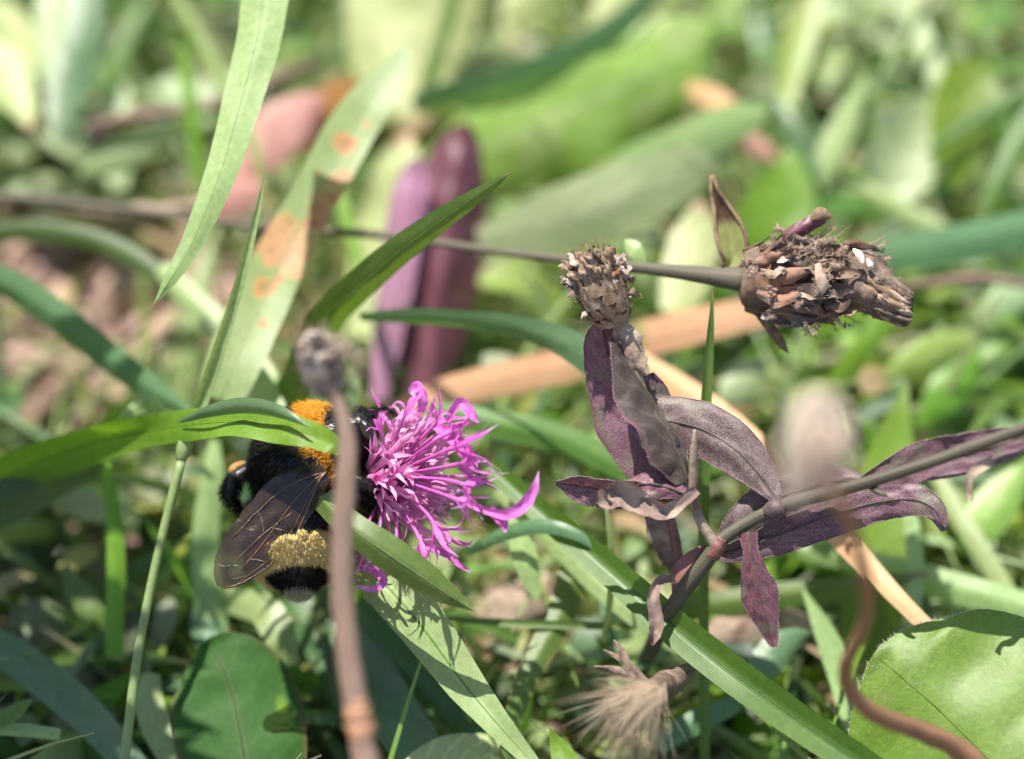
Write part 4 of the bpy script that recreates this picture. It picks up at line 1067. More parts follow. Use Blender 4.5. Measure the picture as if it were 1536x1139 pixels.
for k, (x0, y0, x1, y1, x2, y2, w, t) in enumerate(((1222, 620, 1192, 650, 1184, 740, 34, -62), (1225, 618, 1204, 612, 1176, 670, 36, -64), (1225, 620, 1258, 624, 1276, 664, 36, -64), (1218, 628, 1242, 602, 1262, 640, 44, -66), (1220, 630, 1206, 690, 1198, 765, 28, -61), (1226, 640, 1240, 690, 1226, 735, 34, -63), (1230, 630, 1262, 655, 1272, 700, 40, -60), (1215, 625, 1206, 604, 1190, 634, 34, -62), (1230, 625, 1222, 598, 1204, 606, 40, -60))):
    mk('petal', sheet([(x0, y0, t + 2, 18), (x1, y1, t, w * 0.8), (x2, y2, t + 1.5, 14)], n=12, m=6, cup=-0.3, wave=(0.15, 2, 0), seed=k), M['ghost_dark' if k == 5 else 'ghost_petal'], fb)

# ------------------------------------------------------------------ fluffy dead head at the bottom
pf = thing('fluffy_seed_head', P(1010, 1015, 3), 'fluffy tan dead flower head with drooping fibres at the bottom edge', 'seed head')
mk('calyx', tube([(1035, 1003, 3, 22), (1015, 1018, 2, 36), (995, 1030, 0, 44), (975, 1036, -8, 30), (965, 1040, -10, 8)], 12, 10, lump=0.4, seed=3), M['withered'], pf)
mk('stem', tube([(1028, 1006, 3, 18), (1060, 990, 8, 16), (1090, 990, 16, 15), (1110, 1010, 28, 14)], 12, 8), M['grey_head'], pf)
for k, (a, b) in enumerate((((975, 1030), (905, 975)), ((965, 1028), (890, 1000)), ((950, 1020), (920, 960)))):
    mk('bract', sheet([a + (-4, 10), ((a[0] + b[0]) / 2, (a[1] + b[1]) / 2 - 8, -3, 12), b + (0, 4)], n=12, m=6, cup=-0.5, wave=(0.3, 2, 0), ragged=0.2, seed=k), M['withered'], pf)
rr = random.Random(3)
it = []
for k in range(170):
    p = P(rr.uniform(950, 1000), rr.uniform(1022, 1050), rr.uniform(-15, -8))
    a = rr.choice((rr.gauss(196, 18), rr.gauss(182, 14), rr.gauss(225, 22), rr.gauss(262, 20)))
    L = mm(rr.uniform(55, 135), -10)
    d = RT * math.cos(R(a)) + UP * math.sin(R(a)) + FW * rr.uniform(-.9, .5)
    it.append((p, d, L, 0.000045, -UP * rr.uniform(0.05, 0.45) + rvec(rr) * 0.12))
o = mk('fibre', strands(it, segs=5), M['pappus'], pf)
o['kind'] = 'stuff'


# ------------------------------------------------------------------ magenta knapweed flower
def floret_geo(path, r0, r1, lobe_len, lobe_w, spread, curl, seed, lobes=5, wob=0.10):
    """a slender tube that opens into narrow lobes, one connected surface"""
    rr = random.Random(seed)
    sides = lobes * 2
    n = len(path)
    rad = [r0 + (r1 - r0) * (i / (n - 1)) ** 2.5 for i in range(n)]
    vs, fs, uv = tube_w(path, rad, sides, cap=False)
    uv = [(u * 0.5, v) for u, v in uv]
    T = frame_at(path, n - 1)
    c = path[-1]
    ring = [(n - 1) * sides + k for k in range(sides)]
    for k in range(lobes):
        i0, i1, i2 = ring[2 * k], ring[(2 * k + 1) % sides], ring[(2 * k + 2) % sides]
        od = (vs[i1] - c).normalized()
        sd = T.cross(od).normalized()
        L = lobe_len * rr.uniform(0.75, 1.2)
        sp, cu = spread * rr.uniform(0.5, 1.3), curl * rr.uniform(-0.3, 1.4)
        tw = rr.uniform(-0.9, 0.9)
        d = (T + od * sp).normalized()
        pos = vs[i1].copy()
        row = (i0, i1, i2)
        S = 7
        for s in range(1, S + 1):
            f = s / S
            d = (Quaternion(sd, cu * 0.42) @ d).normalized()
            d = (d + rvec(rr) * wob).normalized()
            pos = pos + d * (L / S)
            w = lobe_w * 0.5 * (math.sin(min(1, 0.35 + f * 0.7) * math.pi * 0.98) if f < 1 else 0.06)
            sdd = Quaternion(d, tw * f) @ sd
            nn = sdd.cross(d)
            b = len(vs)
            vs += [pos - sdd * w, pos + nn * w * 0.35, pos + sdd * w]
            uv += [(0.5 + 0.5 * f, 0), (0.5 + 0.5 * f, 0.5), (0.5 + 0.5 * f, 1)]
            fs += [(row[0], row[1], b + 1, b), (row[1], row[2], b + 2, b + 1)]
            row = (b, b + 1, b + 2)
    return vs, fs, uv


fl = thing('knapweed_flower', P(545, 760, 10), 'magenta knapweed flower with ragged florets beside the bumblebee', 'flower')
mk('involucre', tube([(528, 745, 15, 24), (540, 736, 13, 70), (558, 724, 10, 88), (578, 715, 7.5, 84), (590, 711, 6, 60)], 14, 14, lump=0.15), M['involucre'], fl)
dry_head(fl, P(530, 744, 14), P(592, 710, 6), mm(46, 8), 5, 'involucre', 90, fringe=False)
mk('stem', tube([(518, 742, 13, 26), (490, 770, 18, 22), (480, 850, 24, 20), (490, 960, 28, 20), (500, 1060, 30, 20)], 22, 8), M['stem_green'], fl)
C0 = P(580, 714, 5)
AX = (P(680, 702, 2) - C0).normalized()
rr = random.Random(14)
E1 = AX.orthogonal().normalized()
E2 = AX.cross(E1)
for k in range(62):
    rho = math.sqrt((k + 0.5) / 62)
    a = k * 2.39996
    off = (E1 * math.cos(a) + E2 * math.sin(a))
    b = C0 + off * (rho * mm(34, 3)) - AX * (rho * rho * 0.0010)
    d = (AX + off * (0.92 * rho ** 1.3 + rr.uniform(-.06, .12)) + rvec(rr) * 0.10).normalized()
    L = mm(rr.uniform(42, 94), 0) * (1 - 0.15 * rho)
    path = [b + d * (L * f) + off * (0.0006 * f * f) for f in (0, .35, .7, 1.0)]
    mk('floret', floret_geo(path, 0.00036, 0.00040, mm(rr.uniform(24, 46), 0), 0.00052, 0.16, rr.uniform(-.3, .9), k), M['floret_in'], fl)
# ragged outer florets: (bend x, y, t) (throat x, y, t) lobe length px, spread, curl
OUT = [((600, 640, 0), (618, 606, -1), 40, .3, 1.0), ((640, 650, -1), (668, 622, -2), 52, .5, .9), ((650, 655, -2), (684, 640, -3), 62, .4, .7), ((575, 660, -1), (566, 632, -1), 30, .5, .6),
       ((660, 680, -4), (690, 668, -5), 66, .35, .3), ((670, 700, -4), (712, 690, -5), 54, .6, 1.2), ((670, 720, -4), (715, 735, -5), 56, .55, 1.1), ((660, 740, -4), (705, 758, -5), 64, .4, .5),
       ((640, 770, -2), (660, 808, -3), 58, .4, .4), ((620, 790, -1), (640, 828, -2), 64, .5, .9), ((595, 790, 0), (590, 826, -1), 44, .5, .8), ((570, 790, 0), (560, 836, -1), 52, .5, 1.2),
       ((555, 780, 2), (535, 820, 1), 60, .5, .9), ((640, 640, 1), (650, 606, 1), 40, .6, 1.3), ((600, 800, 2), (622, 850, 1), 70, .25, .2), ((690, 715, -1), (728, 716, -1), 40, .7, 1.4),
       ((585, 640, 3), (560, 615, 5), 36, .5, .6), ((660, 790, 1), (684, 826, 0), 34, .7, 1.3), ((560, 800, 4), (548, 852, 3), 34, .6, 1.0), ((655, 660, -4), (700, 640, -4), 44, .6, 1.2)]
for k, (p1, p2, L, sp, cu) in enumerate(OUT):
    q = [Vector(v) for v in crom([tuple(C0), tuple(P(*p1)), tuple(P(*p2))], 9)][:7]
    mk('floret', floret_geo(q, 0.00012, 0.00022, mm(L, 0) * 1.15, 0.00056, sp * 1.2, cu * 0.8, 500 + k, wob=0.34), M['floret'], fl)
# the long lobes that reach out furthest, traced
for k, pts in enumerate(([(690, 752, -5, 6), (735, 768, -5.5, 11), (765, 771, -6, 17), (788, 755, -6, 18), (802, 732, -6, 12), (808, 707, -6, 1)],
                         [(735, 765, -5.2, 14), (748, 776, -5.5, 16), (756, 788, -5.5, 13), (757, 799, -5.5, 3)],
                         [(655, 640, -3, 12), (682, 660, -4.5, 20), (702, 682, -5, 20), (713, 694, -5, 6)],
                         [(632, 618, -1, 10), (634, 598, -1.5, 17), (624, 580, -1.6, 17), (616, 592, -1.8, 10)],
                         [(690, 700, -3, 8), (706, 716, -4, 9), (700, 745, -4, 9), (720, 762, -4.4, 9), (742, 774, -5, 5)],
                         [(670, 632, -2, 8), (690, 604, -3, 15), (708, 622, -3.4, 14), (718, 634, -3.4, 3)],
                         [(640, 820, -1, 8), (668, 830, -1.6, 12), (690, 848, -2, 8), (706, 858, -2, 2)],
                         [(540, 850, 2, 8), (562, 856, 1, 14), (576, 872, 0.6, 12), (560, 884, 0.8, 10), (535, 880, 1, 4)],
                         [(636, 885, 4, 6), (645, 898, 4, 10), (652, 912, 4, 9), (656, 925, 4, 2)])):
    mk('floret_lobe', sheet(pts, n=22, m=6, cup=0.25, fold=-0.25, wave=(0.25, 2, 0), crinkle=0.2, seed=k), M['floret'], fl)

# ------------------------------------------------------------------ bumblebee
SP = [(568, 640, 3, 12), (556, 642, 3, 52), (542, 646, 3.4, 74), (522, 656, 4, 84), (502, 664, 4.6, 114), (480, 674, 5.2, 142), (458, 690, 5.2, 152), (442, 714, 6, 134), (438, 738, 6.6, 104), (438, 752, 6.6, 106),
      (440, 775, 6.0, 136), (443, 805, 5.0, 152), (446, 835, 3.8, 140), (448, 860, 3.0, 100), (449, 880, 2.6, 48), (449, 889, 2.5, 12)]


def bee_body():
    parts = [tube(SP, 60, 26)]
    legs = [[(420, 712, 7, 14), (385, 700, 7.5, 18), (356, 715, 7, 20), (344, 738, 6, 26), (352, 756, 6, 14), (362, 772, 6.5, 9)],
            [(480, 700, 4, 14), (520, 712, 1.5, 16), (552, 728, 1, 14), (566, 742, 2, 10), (575, 760, 3, 7)],
            [(470, 720, 5, 15), (508, 738, 2, 18), (540, 742, 2, 16), (558, 758, 3, 12), (562, 782, 3.5, 7)],
            [(450, 735, 6, 15), (498, 758, 4, 20), (530, 776, 3, 22), (540, 800, 3, 12), (548, 818, 3, 7)],
            [(470, 660, 9, 14), (440, 640, 11, 16), (400, 655, 12, 16), (380, 670, 12, 10)],
            [(430, 720, 9, 14), (395, 735, 11, 16), (372, 765, 11, 14), (365, 790, 11, 8)]]
    for l in legs:
        parts.append(tube(l, 16, 8, lump=0.15))
    for s in (-1, 1):
        parts.append(tube([(552, 636, 6 + 2 * s, 6), (562, 618, 5 + 3 * s, 5.5), (578, 612, 4 + 3.4 * s, 5), (596, 622, 3 + 3.6 * s, 4.5)], 12, 6))
    g = join(parts)
    me = bpy.data.meshes.new('tmp')
    me.from_pydata([tuple(v) for v in g[0]], [], g[1])
    tmp = bpy.data.objects.new('tmp', me)
    col.objects.link(tmp)
    md = tmp.modifiers.new('r', 'REMESH')
    md.mode = 'VOXEL'
    md.voxel_size = 0.00011
    dg = bpy.context.evaluated_depsgraph_get()
    ev = tmp.evaluated_get(dg)
    m2 = ev.to_mesh()
    vs = [Vector(v.co) for v in m2.vertices]
    fs = [tuple(p.vertices) for p in m2.polygons]
    ev.to_mesh_clear()
    bpy.data.objects.remove(tmp)
    bpy.data.meshes.remove(me)
    return vs, fs


bee = thing('bumblebee', P(440, 760, 12), 'black bumblebee with orange collar and yellow band, clinging to the magenta flower', 'bee')
bvs, bfs = bee_body()
mk('body', (bvs, bfs), M['chitin'], bee)
spine = [(P(a[0], a[1], a[2]), i / 119, mm(a[3], a[2]) / 2) for i, a in enumerate(crom(SP, 120))]
rr = random.Random(77)
fur = {'orange': [], 'black': [], 'yellow': [], 'white': []}
areas = []
tot = 0.0
for f in bfs:
    a, b, c = bvs[f[0]], bvs[f[1]], bvs[f[2]]
    tot += (b - a).cross(c - a).length
    areas.append(tot)
import bisect
NH = 34000
for k in range(NH):
    f = bfs[bisect.bisect_left(areas, rr.random() * tot)]
    a, b, c = bvs[f[0]], bvs[f[1]], bvs[f[2]]
    d = bvs[f[3]] if len(f) > 3 else c
    p = a.lerp(b, rr.random()).lerp(d.lerp(c, rr.random()), rr.random())
    nrm = (b - a).cross(c - a).normalized()
    best = min(spine, key=lambda s: (s[0] - p).length_squared)
    s, rad = best[1], best[2]
    i = int(s * 119)
    tail = (spine[min(i + 2, 119)][0] - spine[max(i - 2, 0)][0]).normalized()
    on_leg = (p - best[0]).length > rad * 1.22
    jit = noise.noise(p * 900) * 0.010
    ss = s + jit
    L = rr.uniform(0.0007, 0.0013)
    rad_h = 0.000030
    key = 'black'
    if on_leg:
        L *= 0.8
    elif 0.225 < ss < 0.325:
        key, L = 'orange', L * 1.05
    elif 0.79 < ss < 0.862:
        key, L = 'yellow', L * 0.8
    elif ss > 0.95:
        key, L = 'white', L * 0.9
    elif ss < 0.2:
        L *= 0.6
    elif ss > 0.6:
        L *= 0.7
    dirn = nrm + tail * 0.75 + rvec(rr) * 0.35
    if key != 'black':
        rad_h = 0.000042 if key == 'orange' else 0.000045
        for extra in range(5 if key != 'yellow' else 8):
            fur[key].append((p + rvec(rr) * 0.00018 - nrm * 0.00005, nrm * 0.6 + tail * 1.0 + rvec(rr) * 0.35, L * rr.uniform(.8, 1.05), rad_h, -nrm * 0.12 + tail * 0.2 + rvec(rr) * 0.12))
    fur[key].append((p - nrm * 0.00005, dirn, L, rad_h, -nrm * 0.12 + tail * 0.2 + rvec(rr) * 0.12))
for key, nm in (('orange', 'collar_fur'), ('black', 'black_fur'), ('yellow', 'band_fur'), ('white', 'tail_fur')):
    o = mk(nm, strands(fur[key]), M['fur_' + key], bee)
    o['kind'] = 'stuff'


for s in (-1, 1):
    mk('eye', ellipsoid(P(552, 642, 3.2) + FW * (0.0019 * s) + UP * 0.0003 * s, UP - RT * 0.5, 0.0013, 0.0007, 0.0008), M['eye'], bee)
mk('pollen_load', ellipsoid(P(362, 704, 8), UP * 0.2 + RT, mm(20, 8), mm(12, 8), mm(12, 8)), M['pollen'], bee)


def wing(pts, veins, seed):
    g = sheet(pts, n=30, m=14, cup=-0.08, wave=(0.05, 3, 0), crinkle=0.07, seed=seed)
    w = mk('wing', g, M['wing'], bee)
    for (u0, v0, u1, v1, u2, v2, r) in veins:
        q = crom([(u0, v0), (u1, v1), (u2, v2)], 14)
        pts3 = []
        for u, v in q:
            fi, fj = min(28.999, max(0, u * 29)), min(13.999, max(0, v * 14))
            i, j = int(fi), int(fj)
            a = g[0][i * 15 + j].lerp(g[0][i * 15 + j + 1], fj - j)
            b = g[0][(i + 1) * 15 + j].lerp(g[0][(i + 1) * 15 + j + 1], fj - j)
            pp = a.lerp(b, fi - i)
            pts3.append(pp + (CAM - pp).normalized() * 0.00003)
        mk('wing_vein', tube_w(pts3, [r] * 14, 5), M['wing_vein'], w)
    return w


VEINS = [(0, .5, .4, .03, .96, .10, .00009), (0, .5, .4, .12, .8, .14, .00006), (0, .5, .35, .40, .72, .34, .00006), (.34, .30, .5, .46, .74, .56, .00005), (0, .5, .3, .72, .62, .86, .00006), (.42, .10, .44, .28, .46, .44, .00005),
         (.60, .12, .62, .26, .64, .36, .00005), (.50, .46, .46, .62, .44, .78, .00005), (.72, .34, .72, .46, .74, .56, .00005), (.74, .56, .78, .7, .80, .90, .00004), (.74, .16, .82, .3, .80, .40, .00004)]
wing([(490, 708, 0.2, 26, 0), (468, 720, 0.0, 58, 0), (438, 745, 0.1, 80, 6), (408, 780, 0.0, 86, 8), (379, 816, -0.2, 84, 8), (354, 846, 0.0, 70, 2), (338, 868, 0.2, 44, 4), (330, 881, 0.4, 12, 4)], VEINS, 3)
wing([(496, 716, 0.8, 10, 0), (464, 738, 0.7, 30, 0), (430, 775, 0.6, 46, 0), (400, 815, 0.4, 48, 0), (380, 848, 0.5, 34, 0), (370, 864, 0.6, 8, 0)], VEINS[:6], 4)
wing([(505, 718, 2.5, 14, 30), (510, 750, 1.6, 26, 45), (512, 790, 0.6, 32, 50), (512, 830, 0, 30, 50), (510, 858, 0, 18, 45), (509, 872, 0, 6, 45)], VEINS[:6], 5)


# ------------------------------------------------------------------ leafy weeds behind, each with its stem and leaves
def ground_under(x, y):
    """the ground point the photograph shows at pixel x, y"""
    d = (P(x, y, 0) - CAM).normalized()
    q = CAM + d * (-CAM.z / d.z)
    return Vector((q.x, q.y, ground_z(q.x, q.y)))


def weed(label, x, y, h, nleaf, L, w, mat, seed, group='small leafy weeds in the turf', stem='stem_green', bud=None):
    rr = random.Random(seed)
    b = ground_under(x, y)
    root = thing('leafy_weed', b, label, 'weed', group)
    lean = Vector((rr.uniform(-.5, .5), rr.uniform(-.4, .2), 1)).normalized()
    H = h * 0.001
    pts = [b + lean * (H * f) + Vector((0, 0, -0.001)) * (1 - f) + Vector((lean.x, lean.y, 0)) * (H * 0.4 * f * f) for f in (0, .25, .5, .75, 1)]
    mk('stem', tube_w(pts, [0.0006, 0.00055, 0.0005, 0.0004, 0.0002], 6), M[stem], root)
    for k in range(nleaf):
        f = (k + 0.6) / nleaf
        p = Vector(crom([tuple(v) for v in pts], 21)[int(f * 20)])
        a = k * 2.4 + rr.uniform(-.4, .4)
        out = Vector((math.cos(a), math.sin(a), rr.uniform(0.15, 0.9))).normalized()
        LL = L * 0.001 * rr.uniform(0.75, 1.2)
        ctr = [p + out * (LL * g_) + Vector((0, 0, -1)) * (LL * 0.35 * g_ * g_) for g_ in (0, .12, .3, .5, .7, .87, 1)]
        ww = [w * 0.001 * v for v in (.12, .3, .85, 1, .8, .42, .04)]
        g = sheet_w(ctr, ww, [rr.uniform(-.3, .3)] * 7, m=6, cup=rr.uniform(-.3, .3), wave=(0.12, 2, 0), seed=rr.randrange(999), facing=Vector((0, 0, 1)) + rvec(rr) * 0.3)
        mk('leaf', g, M[mat], root)
    if bud:
        e = pts[-1]
        mk('bud', ellipsoid(e + lean * 0.0012, lean, 0.0018, 0.0013, 0.0013, 8, 10), M[bud], root)
    return root


WEEDS = [
    ('pale leafy weed with a small pink bud left of the hanging blade', 140, 330, 20, 12, 9, 5.5, 'broad_grey', 'mauve'),
    ('pale leafy weed between the twig and the left edge', 60, 230, 18, 11, 9, 5, 'grass_pale', None),
    ('dull green leafy weed beside the yellow green upright blade', 240, 250, 16, 10, 9, 4.5, 'broad_grey', None),
    ('pale green leafy weed at the left edge above the dark arching blade', 40, 300, 16, 10, 9, 5, 'broad_grey', None),
    ('bushy light green weed at the top beside the whitish leaf', 1120, 60, 16, 12, 11, 6, 'broad_bright', None),
    ('light green weed at the top edge right of centre', 1230, 40, 16, 12, 11, 5, 'grass_pale', None),
    ('pale leafy weed beyond the thin dark stalk', 1290, 150, 18, 14, 12, 5, 'broad_grey', None),
    ('leafy green weed at the upper right corner', 1490, 60, 16, 12, 11, 6, 'broad_bright', None),
    ('green weed between the pink edged leaf and the corner', 1540, 240, 18, 12, 11, 5, 'grass', None),
    ('low green weed behind the withered floret end of the seed head', 1420, 470, 14, 12, 9, 5, 'broad_bright', None),
    ('broad leaved green weed at the right edge behind the leaning stem', 1510, 560, 15, 12, 10, 6, 'broad_mid', None),
    ('light green weed under the seed head', 1180, 600, 14, 12, 9, 5, 'broad_bright', None),
    ('green weed right of the blurred faded flower', 1430, 660, 14, 12, 10, 5, 'broad_mid', None),
    ('leafy weed below the leaning purple stem at the right edge', 1490, 830, 11, 10, 9, 5, 'broad_bright', None),
    ('small green weed below the dry knapweed head leaves', 860, 640, 12, 10, 8, 4.5, 'broad_mid', None),
    ('small green weed above the round hairy leaf', 1400, 960, 8, 9, 8, 5, 'broad_grey', None),
    ('pale small weed left of the upright shaded blade', 60, 850, 10, 9, 8, 4, 'grass_blue', None),
    ('small pale weed at the left edge by the clod', 30, 760, 10, 8, 8, 4, 'grass_pale', None),
    ('small pale weed near the lower corner beside the stalk foot', 120, 1010, 6, 8, 6, 4, 'grass_blue', None),
    ('green weed behind the rosy red leaf', 430, 90, 16, 10, 11, 5, 'grass', None),
    ('light green weed at the top left of the palest broad leaf', 470, 40, 16, 10, 11, 5, 'broad_grey', None),
    ('leafy green weed at the top edge near the hanging blade', 220, 40, 16, 10, 12, 6, 'grass', None),
    ('small green weed under the fluffy head', 1080, 1090, 5, 8, 7, 4.5, 'broad_mid', None),
    ('small bright weed behind the fluffy head', 960, 1000, 7, 7, 7, 5, 'broad_pale', None),
    ('pale weed right of the orange straw near the seed head', 1150, 520, 14, 11, 9, 4.5, 'grass_pale', None),
    ('green weed in the gap between the straw and the keeled blade', 1180, 850, 10, 9, 9, 4.5, 'broad_mid', None),
]
for k, (lab, x, y, h, nl, L, w, mt, bud) in enumerate(WEEDS):
    weed(lab, x, y, h, nl, L, w, mt, 300 + k, bud=bud)

def soil_patch(px, py):
    """how bare the ground is where the photograph shows soil"""
    a = 1.3 * math.exp(-(((px - 160) / 230) ** 2 + ((py - 520) / 130) ** 2))
    b = math.exp(-(((px - 760) / 90) ** 2 + ((py - 930) / 70) ** 2))
    return max(a, b * 0.8)


# ------------------------------------------------------------------ short blades of the turf, one by one
ZONES = [((0, 0, 500, 330), 'short grass blade in the tangle around the pink bud', 16),
         ((500, 0, 1000, 330), 'short grass blade at the top behind the broad leaves', 14),
         ((1000, 0, 1560, 330), 'short grass blade in the pale tangle above the seed head', 40),
         ((1000, 330, 1560, 620), 'short grass blade in the turf below the seed head', 44),
         ((1040, 620, 1560, 900), 'short grass blade in the turf behind the leaning purple stem', 34),
         ((560, 560, 1000, 800), 'short grass blade in the turf behind the magenta flower', 16),
         ((0, 640, 500, 900), 'short grass blade in the turf around the bumblebee', 22),
         ((0, 900, 560, 1150), 'short grass blade near the dark round leaf', 20),
         ((560, 860, 1040, 1150), 'short grass blade under the flower and the fluff', 20),
         ((1040, 900, 1400, 1150), 'short grass blade under the winding rust stem', 16)]
rr = random.Random(100)
for (x0, y0, x1, y1), lab, cnt in ZONES:
    for k in range(cnt):
        gx, gy = rr.uniform(x0, x1), rr.uniform(y0, y1)
        b = ground_under(gx, min(gy + 60, 1250))
        if soil_patch(gx, gy + 60) > 0.5:
            continue
        tg = pix(b)[2]
        H = min(rr.uniform(0.014, 0.032), max(0.004, (tg - 12) * 0.001 * 1.1))
        az = rr.uniform(0, 6.28)
        ln = rr.uniform(0.2, 1.1)
        d = Vector((math.cos(az) * ln, math.sin(az) * ln * 0.7, 1)).normalized()
        bend = Vector((math.cos(az), math.sin(az) * 0.7, -0.45)) * rr.uniform(0.1, 0.9)
        W = rr.uniform(0.0010, 0.0034)
        ctr = [b + d * (H * f) + bend * (H * f * f) for f in [i / 11 for i in range(12)]]
        wid = [max(0.00008, W * (0.7 + 0.5 * f if f < .5 else 0.95 * (1 - ((f - .5) / .5) ** 2))) for f in [i / 11 for i in range(12)]]
        mt = rr.choice(('grass', 'grass', 'grass_pale', 'grass_pale', 'grass_blue', 'grass_bright'))
        g = sheet_w(ctr, wid, [rr.uniform(-.8, .8)] * 12, m=4, fold=rr.choice((.3, -.3)), seed=k)
        tone = {'grass': 'mid green', 'grass_pale': 'pale green', 'grass_blue': 'bluish green', 'grass_bright': 'yellow green'}[mt]
        way = 'leaning left' if ctr[-1].x - b.x < -0.005 else 'leaning right' if ctr[-1].x - b.x > 0.005 else 'upright'
        lab2 = lab.replace('short grass', 'short', 1)
        size = 'slim' if W < 0.0020 else 'wide'
        tag(mk('grass_leaf', g, M[mt], origin=b), f'{size} {tone} {lab2}, {way}', 'grass blade', lab.replace('blade', 'blades', 1))

# ------------------------------------------------------------------ ground cover nobody could count: grass, small leaves, crumbs
rr = random.Random(55)
gb, lv, lt = [], [], []
GREENS = [(0.11, 0.18, 0.045), (0.16, 0.24, 0.07), (0.25, 0.32, 0.15), (0.07, 0.115, 0.035), (0.31, 0.37, 0.20), (0.12, 0.18, 0.10), (0.19, 0.27, 0.04), (0.05, 0.085, 0.03), (0.26, 0.36, 0.07), (0.30, 0.38, 0.11)]
for k in range(15000):
    x, y = rr.uniform(-0.14, 0.14), rr.uniform(-0.075, 0.20)
    b = Vector((x, y, ground_z(x, y) - 0.0005))
    px, py, tg = pix(b)
    inside = -100 < px < 1640 and -150 < py < 1400
    bare = soil_patch(px, py) if inside else 0
    if rr.random() < min(1, bare * 2.4):
        continue
    H = rr.uniform(0.006, 0.017) if k % 4 else rr.uniform(0.014, 0.032)
    if inside:
        H = min(H, max(0.002, (tg - 13) * 0.001))
    az = rr.uniform(0, 6.28)
    c = rr.choice(GREENS)
    c = tuple(v * rr.uniform(0.75, 1.2) for v in c)
    if rr.random() < 0.06:
        c = (0.34, 0.24, 0.13)
    if k % 3:
        ln = rr.uniform(0.2, 1.3)
        d = Vector((math.cos(az) * ln, math.sin(az) * ln, 1)).normalized()
        bend = Vector((math.cos(az), math.sin(az), -0.5)) * rr.uniform(0.1, 0.9)
        W = rr.uniform(0.0005, 0.0016)
        fr = (0, .25, .5, .75, 1)
        ctr = [b + d * (H * f) + bend * (H * f * f) for f in fr]
        g = sheet_w(ctr, [W * .8, W, W, W * .7, 0.0001], [rr.uniform(-.9, .9)] * 5, m=2, fold=.3, seed=k)
        gb.append((g[0], g[1], g[2], [c] * len(g[0])))
    else:
        out = Vector((math.cos(az), math.sin(az), rr.uniform(-0.1, .8))).normalized()
        LL = rr.uniform(0.0035, 0.0085)
        p = b + Vector((0, 0, rr.uniform(0.1, 0.75) * H))
        fr = (0, .25, .55, .85, 1)
        ctr = [p + out * (LL * f) - Vector((0, 0, 1)) * (LL * .35 * f * f) for f in fr]
        W = LL * rr.uniform(0.35, 0.65)
        g = sheet_w(ctr, [W * .2, W * .85, W, W * .55, W * .05], [rr.uniform(-.4, .4)] * 5, m=4, cup=rr.uniform(-.3, .3), seed=k, facing=Vector((0, 0, 1)) + rvec(rr) * .35)
        lv.append((g[0], g[1], g[2], [c] * len(g[0])))
PALE = [(0.26, 0.34, 0.15), (0.20, 0.30, 0.07), (0.32, 0.38, 0.20), (0.15, 0.24, 0.06), (0.40, 0.36, 0.20)]
for k in range(1700):
    x, y = rr.uniform(-0.13, 0.13), rr.uniform(-0.05, 0.19)
    b = Vector((x, y, ground_z(x, y) - 0.0005))
    px, py, tg = pix(b)
    inside = -100 < px < 1640 and -150 < py < 1400
    if inside and rr.random() < min(1, soil_patch(px, py) * 2.4):
        continue
    H = rr.uniform(0.016, 0.040)
    if inside:
        H = min(H, max(0.003, (tg - 13) * 0.001))
    az, ln = rr.uniform(0, 6.28), rr.uniform(0.2, 1.5)
    d = Vector((math.cos(az) * ln, math.sin(az) * ln * 0.8, 1)).normalized()
    bend = Vector((math.cos(az), math.sin(az) * 0.8, -0.6)) * rr.uniform(0.1, 0.8)
    W = rr.uniform(0.0005, 0.0012)
    fr = (0, .17, .34, .5, .67, .84, 1)
    c = tuple(v * rr.uniform(0.8, 1.15) for v in rr.choice(PALE))
    g = sheet_w([b + d * (H * f) + bend * (H * f * f) for f in fr], [W * .8, W, W, W, W * .8, W * .5, 0.0001], [rr.uniform(-.9, .9)] * 7, m=2, fold=.35, seed=k)
    gb.append((g[0], g[1], g[2], [c] * len(g[0])))
o = mk('turf_grass', join(gb), M['foliage'], origin=Vector((0, 0, 0)))
tag(o, 'dense short green grass of the turf', 'grass', kind='stuff')
o = mk('small_leaves', join(lv), M['foliage'], origin=Vector((0, 0, 0)))
tag(o, 'mass of tiny green leaves covering the ground', 'ground cover', kind='stuff')
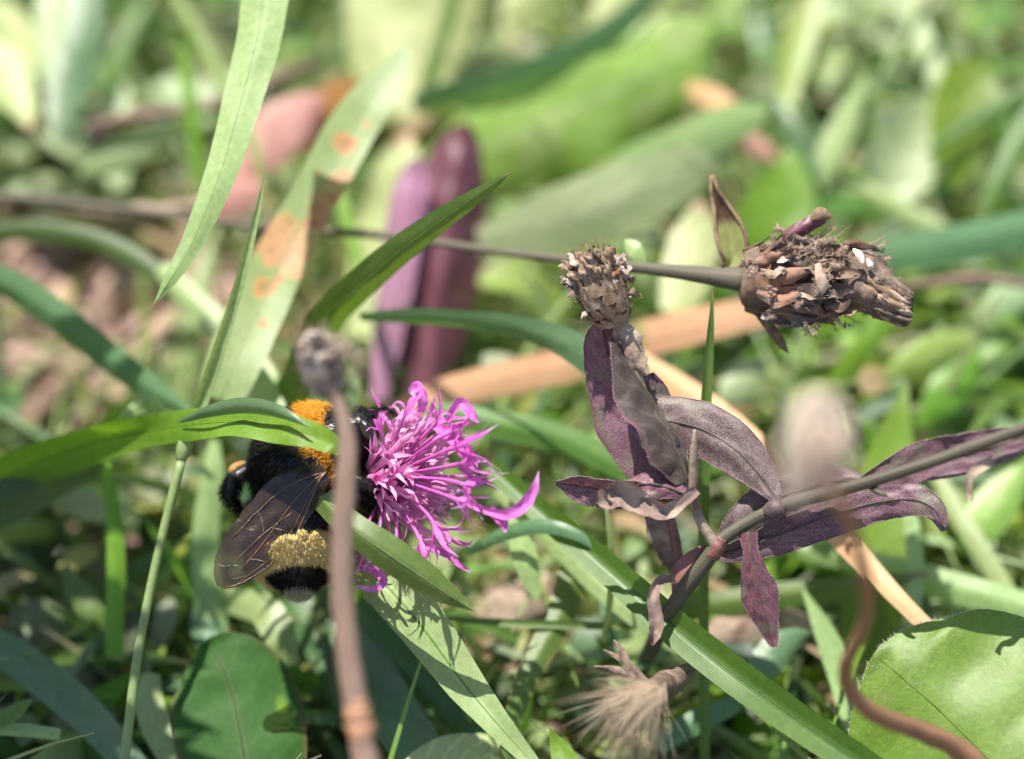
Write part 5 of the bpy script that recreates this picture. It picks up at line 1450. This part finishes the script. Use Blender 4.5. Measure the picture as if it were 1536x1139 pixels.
for k in range(2600):
    x, y = rr.uniform(-0.14, 0.14), rr.uniform(-0.075, 0.20)
    if k % 3:
        b = ground_under(*(rr.choice(((rr.gauss(150, 150), rr.gauss(480, 80)), (rr.gauss(760, 70), rr.gauss(950, 60)), (rr.gauss(60, 60), rr.gauss(930, 80))))))
    else:
        b = Vector((x, y, ground_z(x, y)))
    r = rr.uniform(0.0004, 0.0016) * (1.0 if rr.random() < .9 else 2.2)
    g = ellipsoid(b + Vector((0, 0, r * .2)), rvec(rr), r * rr.uniform(.8, 1.5), r, r * rr.uniform(.5, .9), 6, 7)
    vs = [v + (v - b) * (0.35 * noise.noise(v * 1400)) for v in g[0]]
    s = rr.uniform(0.45, 1.15)
    lt.append((vs, g[1], None, [(s, s * rr.uniform(.85, 1), s * rr.uniform(.8, 1))] * len(vs)))
o = mk('soil_crumbs', join(lt), M['litter'], origin=Vector((0, 0, 0)))
tag(o, 'pinkish brown soil crumbs and litter scattered on the ground', 'soil crumbs', kind='stuff')

# ------------------------------------------------------------------ unseen tall grass added past the edge to shade the corner below the bee
tt = thing('added_shade_tuft', Vector((-0.088, 0.03, 0.0)), 'tall tuft of broad grass added unseen past the edge to shade the bumblebee corner', 'added shade tuft')
rr = random.Random(12)
for k in range(34):
    y = -0.008 + 0.050 * rr.random()
    h = rr.uniform(0.90, 1.06)
    tip = rr.uniform(-0.060, -0.046)
    key = [(-0.088 + rr.uniform(-.006, .006), y, -0.001), (-0.083, y, 0.052), (-0.072, y, 0.086 * h), (-0.060, y, 0.099 * h), (tip, y + rr.uniform(-.004, .004), 0.102 * h)]
    ctr = [Vector(q) for q in crom(key, 16)]
    W = rr.uniform(0.003, 0.007)
    g = sheet_w(ctr, [max(0.0001, W * (0.8 + .4 * i / 15 if i < 8 else 1 - ((i - 7.5) / 7.5) ** 2)) for i in range(16)], [rr.uniform(-.6, .6)] * 16, m=4, fold=.3, seed=k, facing=Vector((0, -0.3, 1)))
    mk('blade', g, M[rr.choice(('grass', 'grass_blue', 'grass_pale'))], tt)
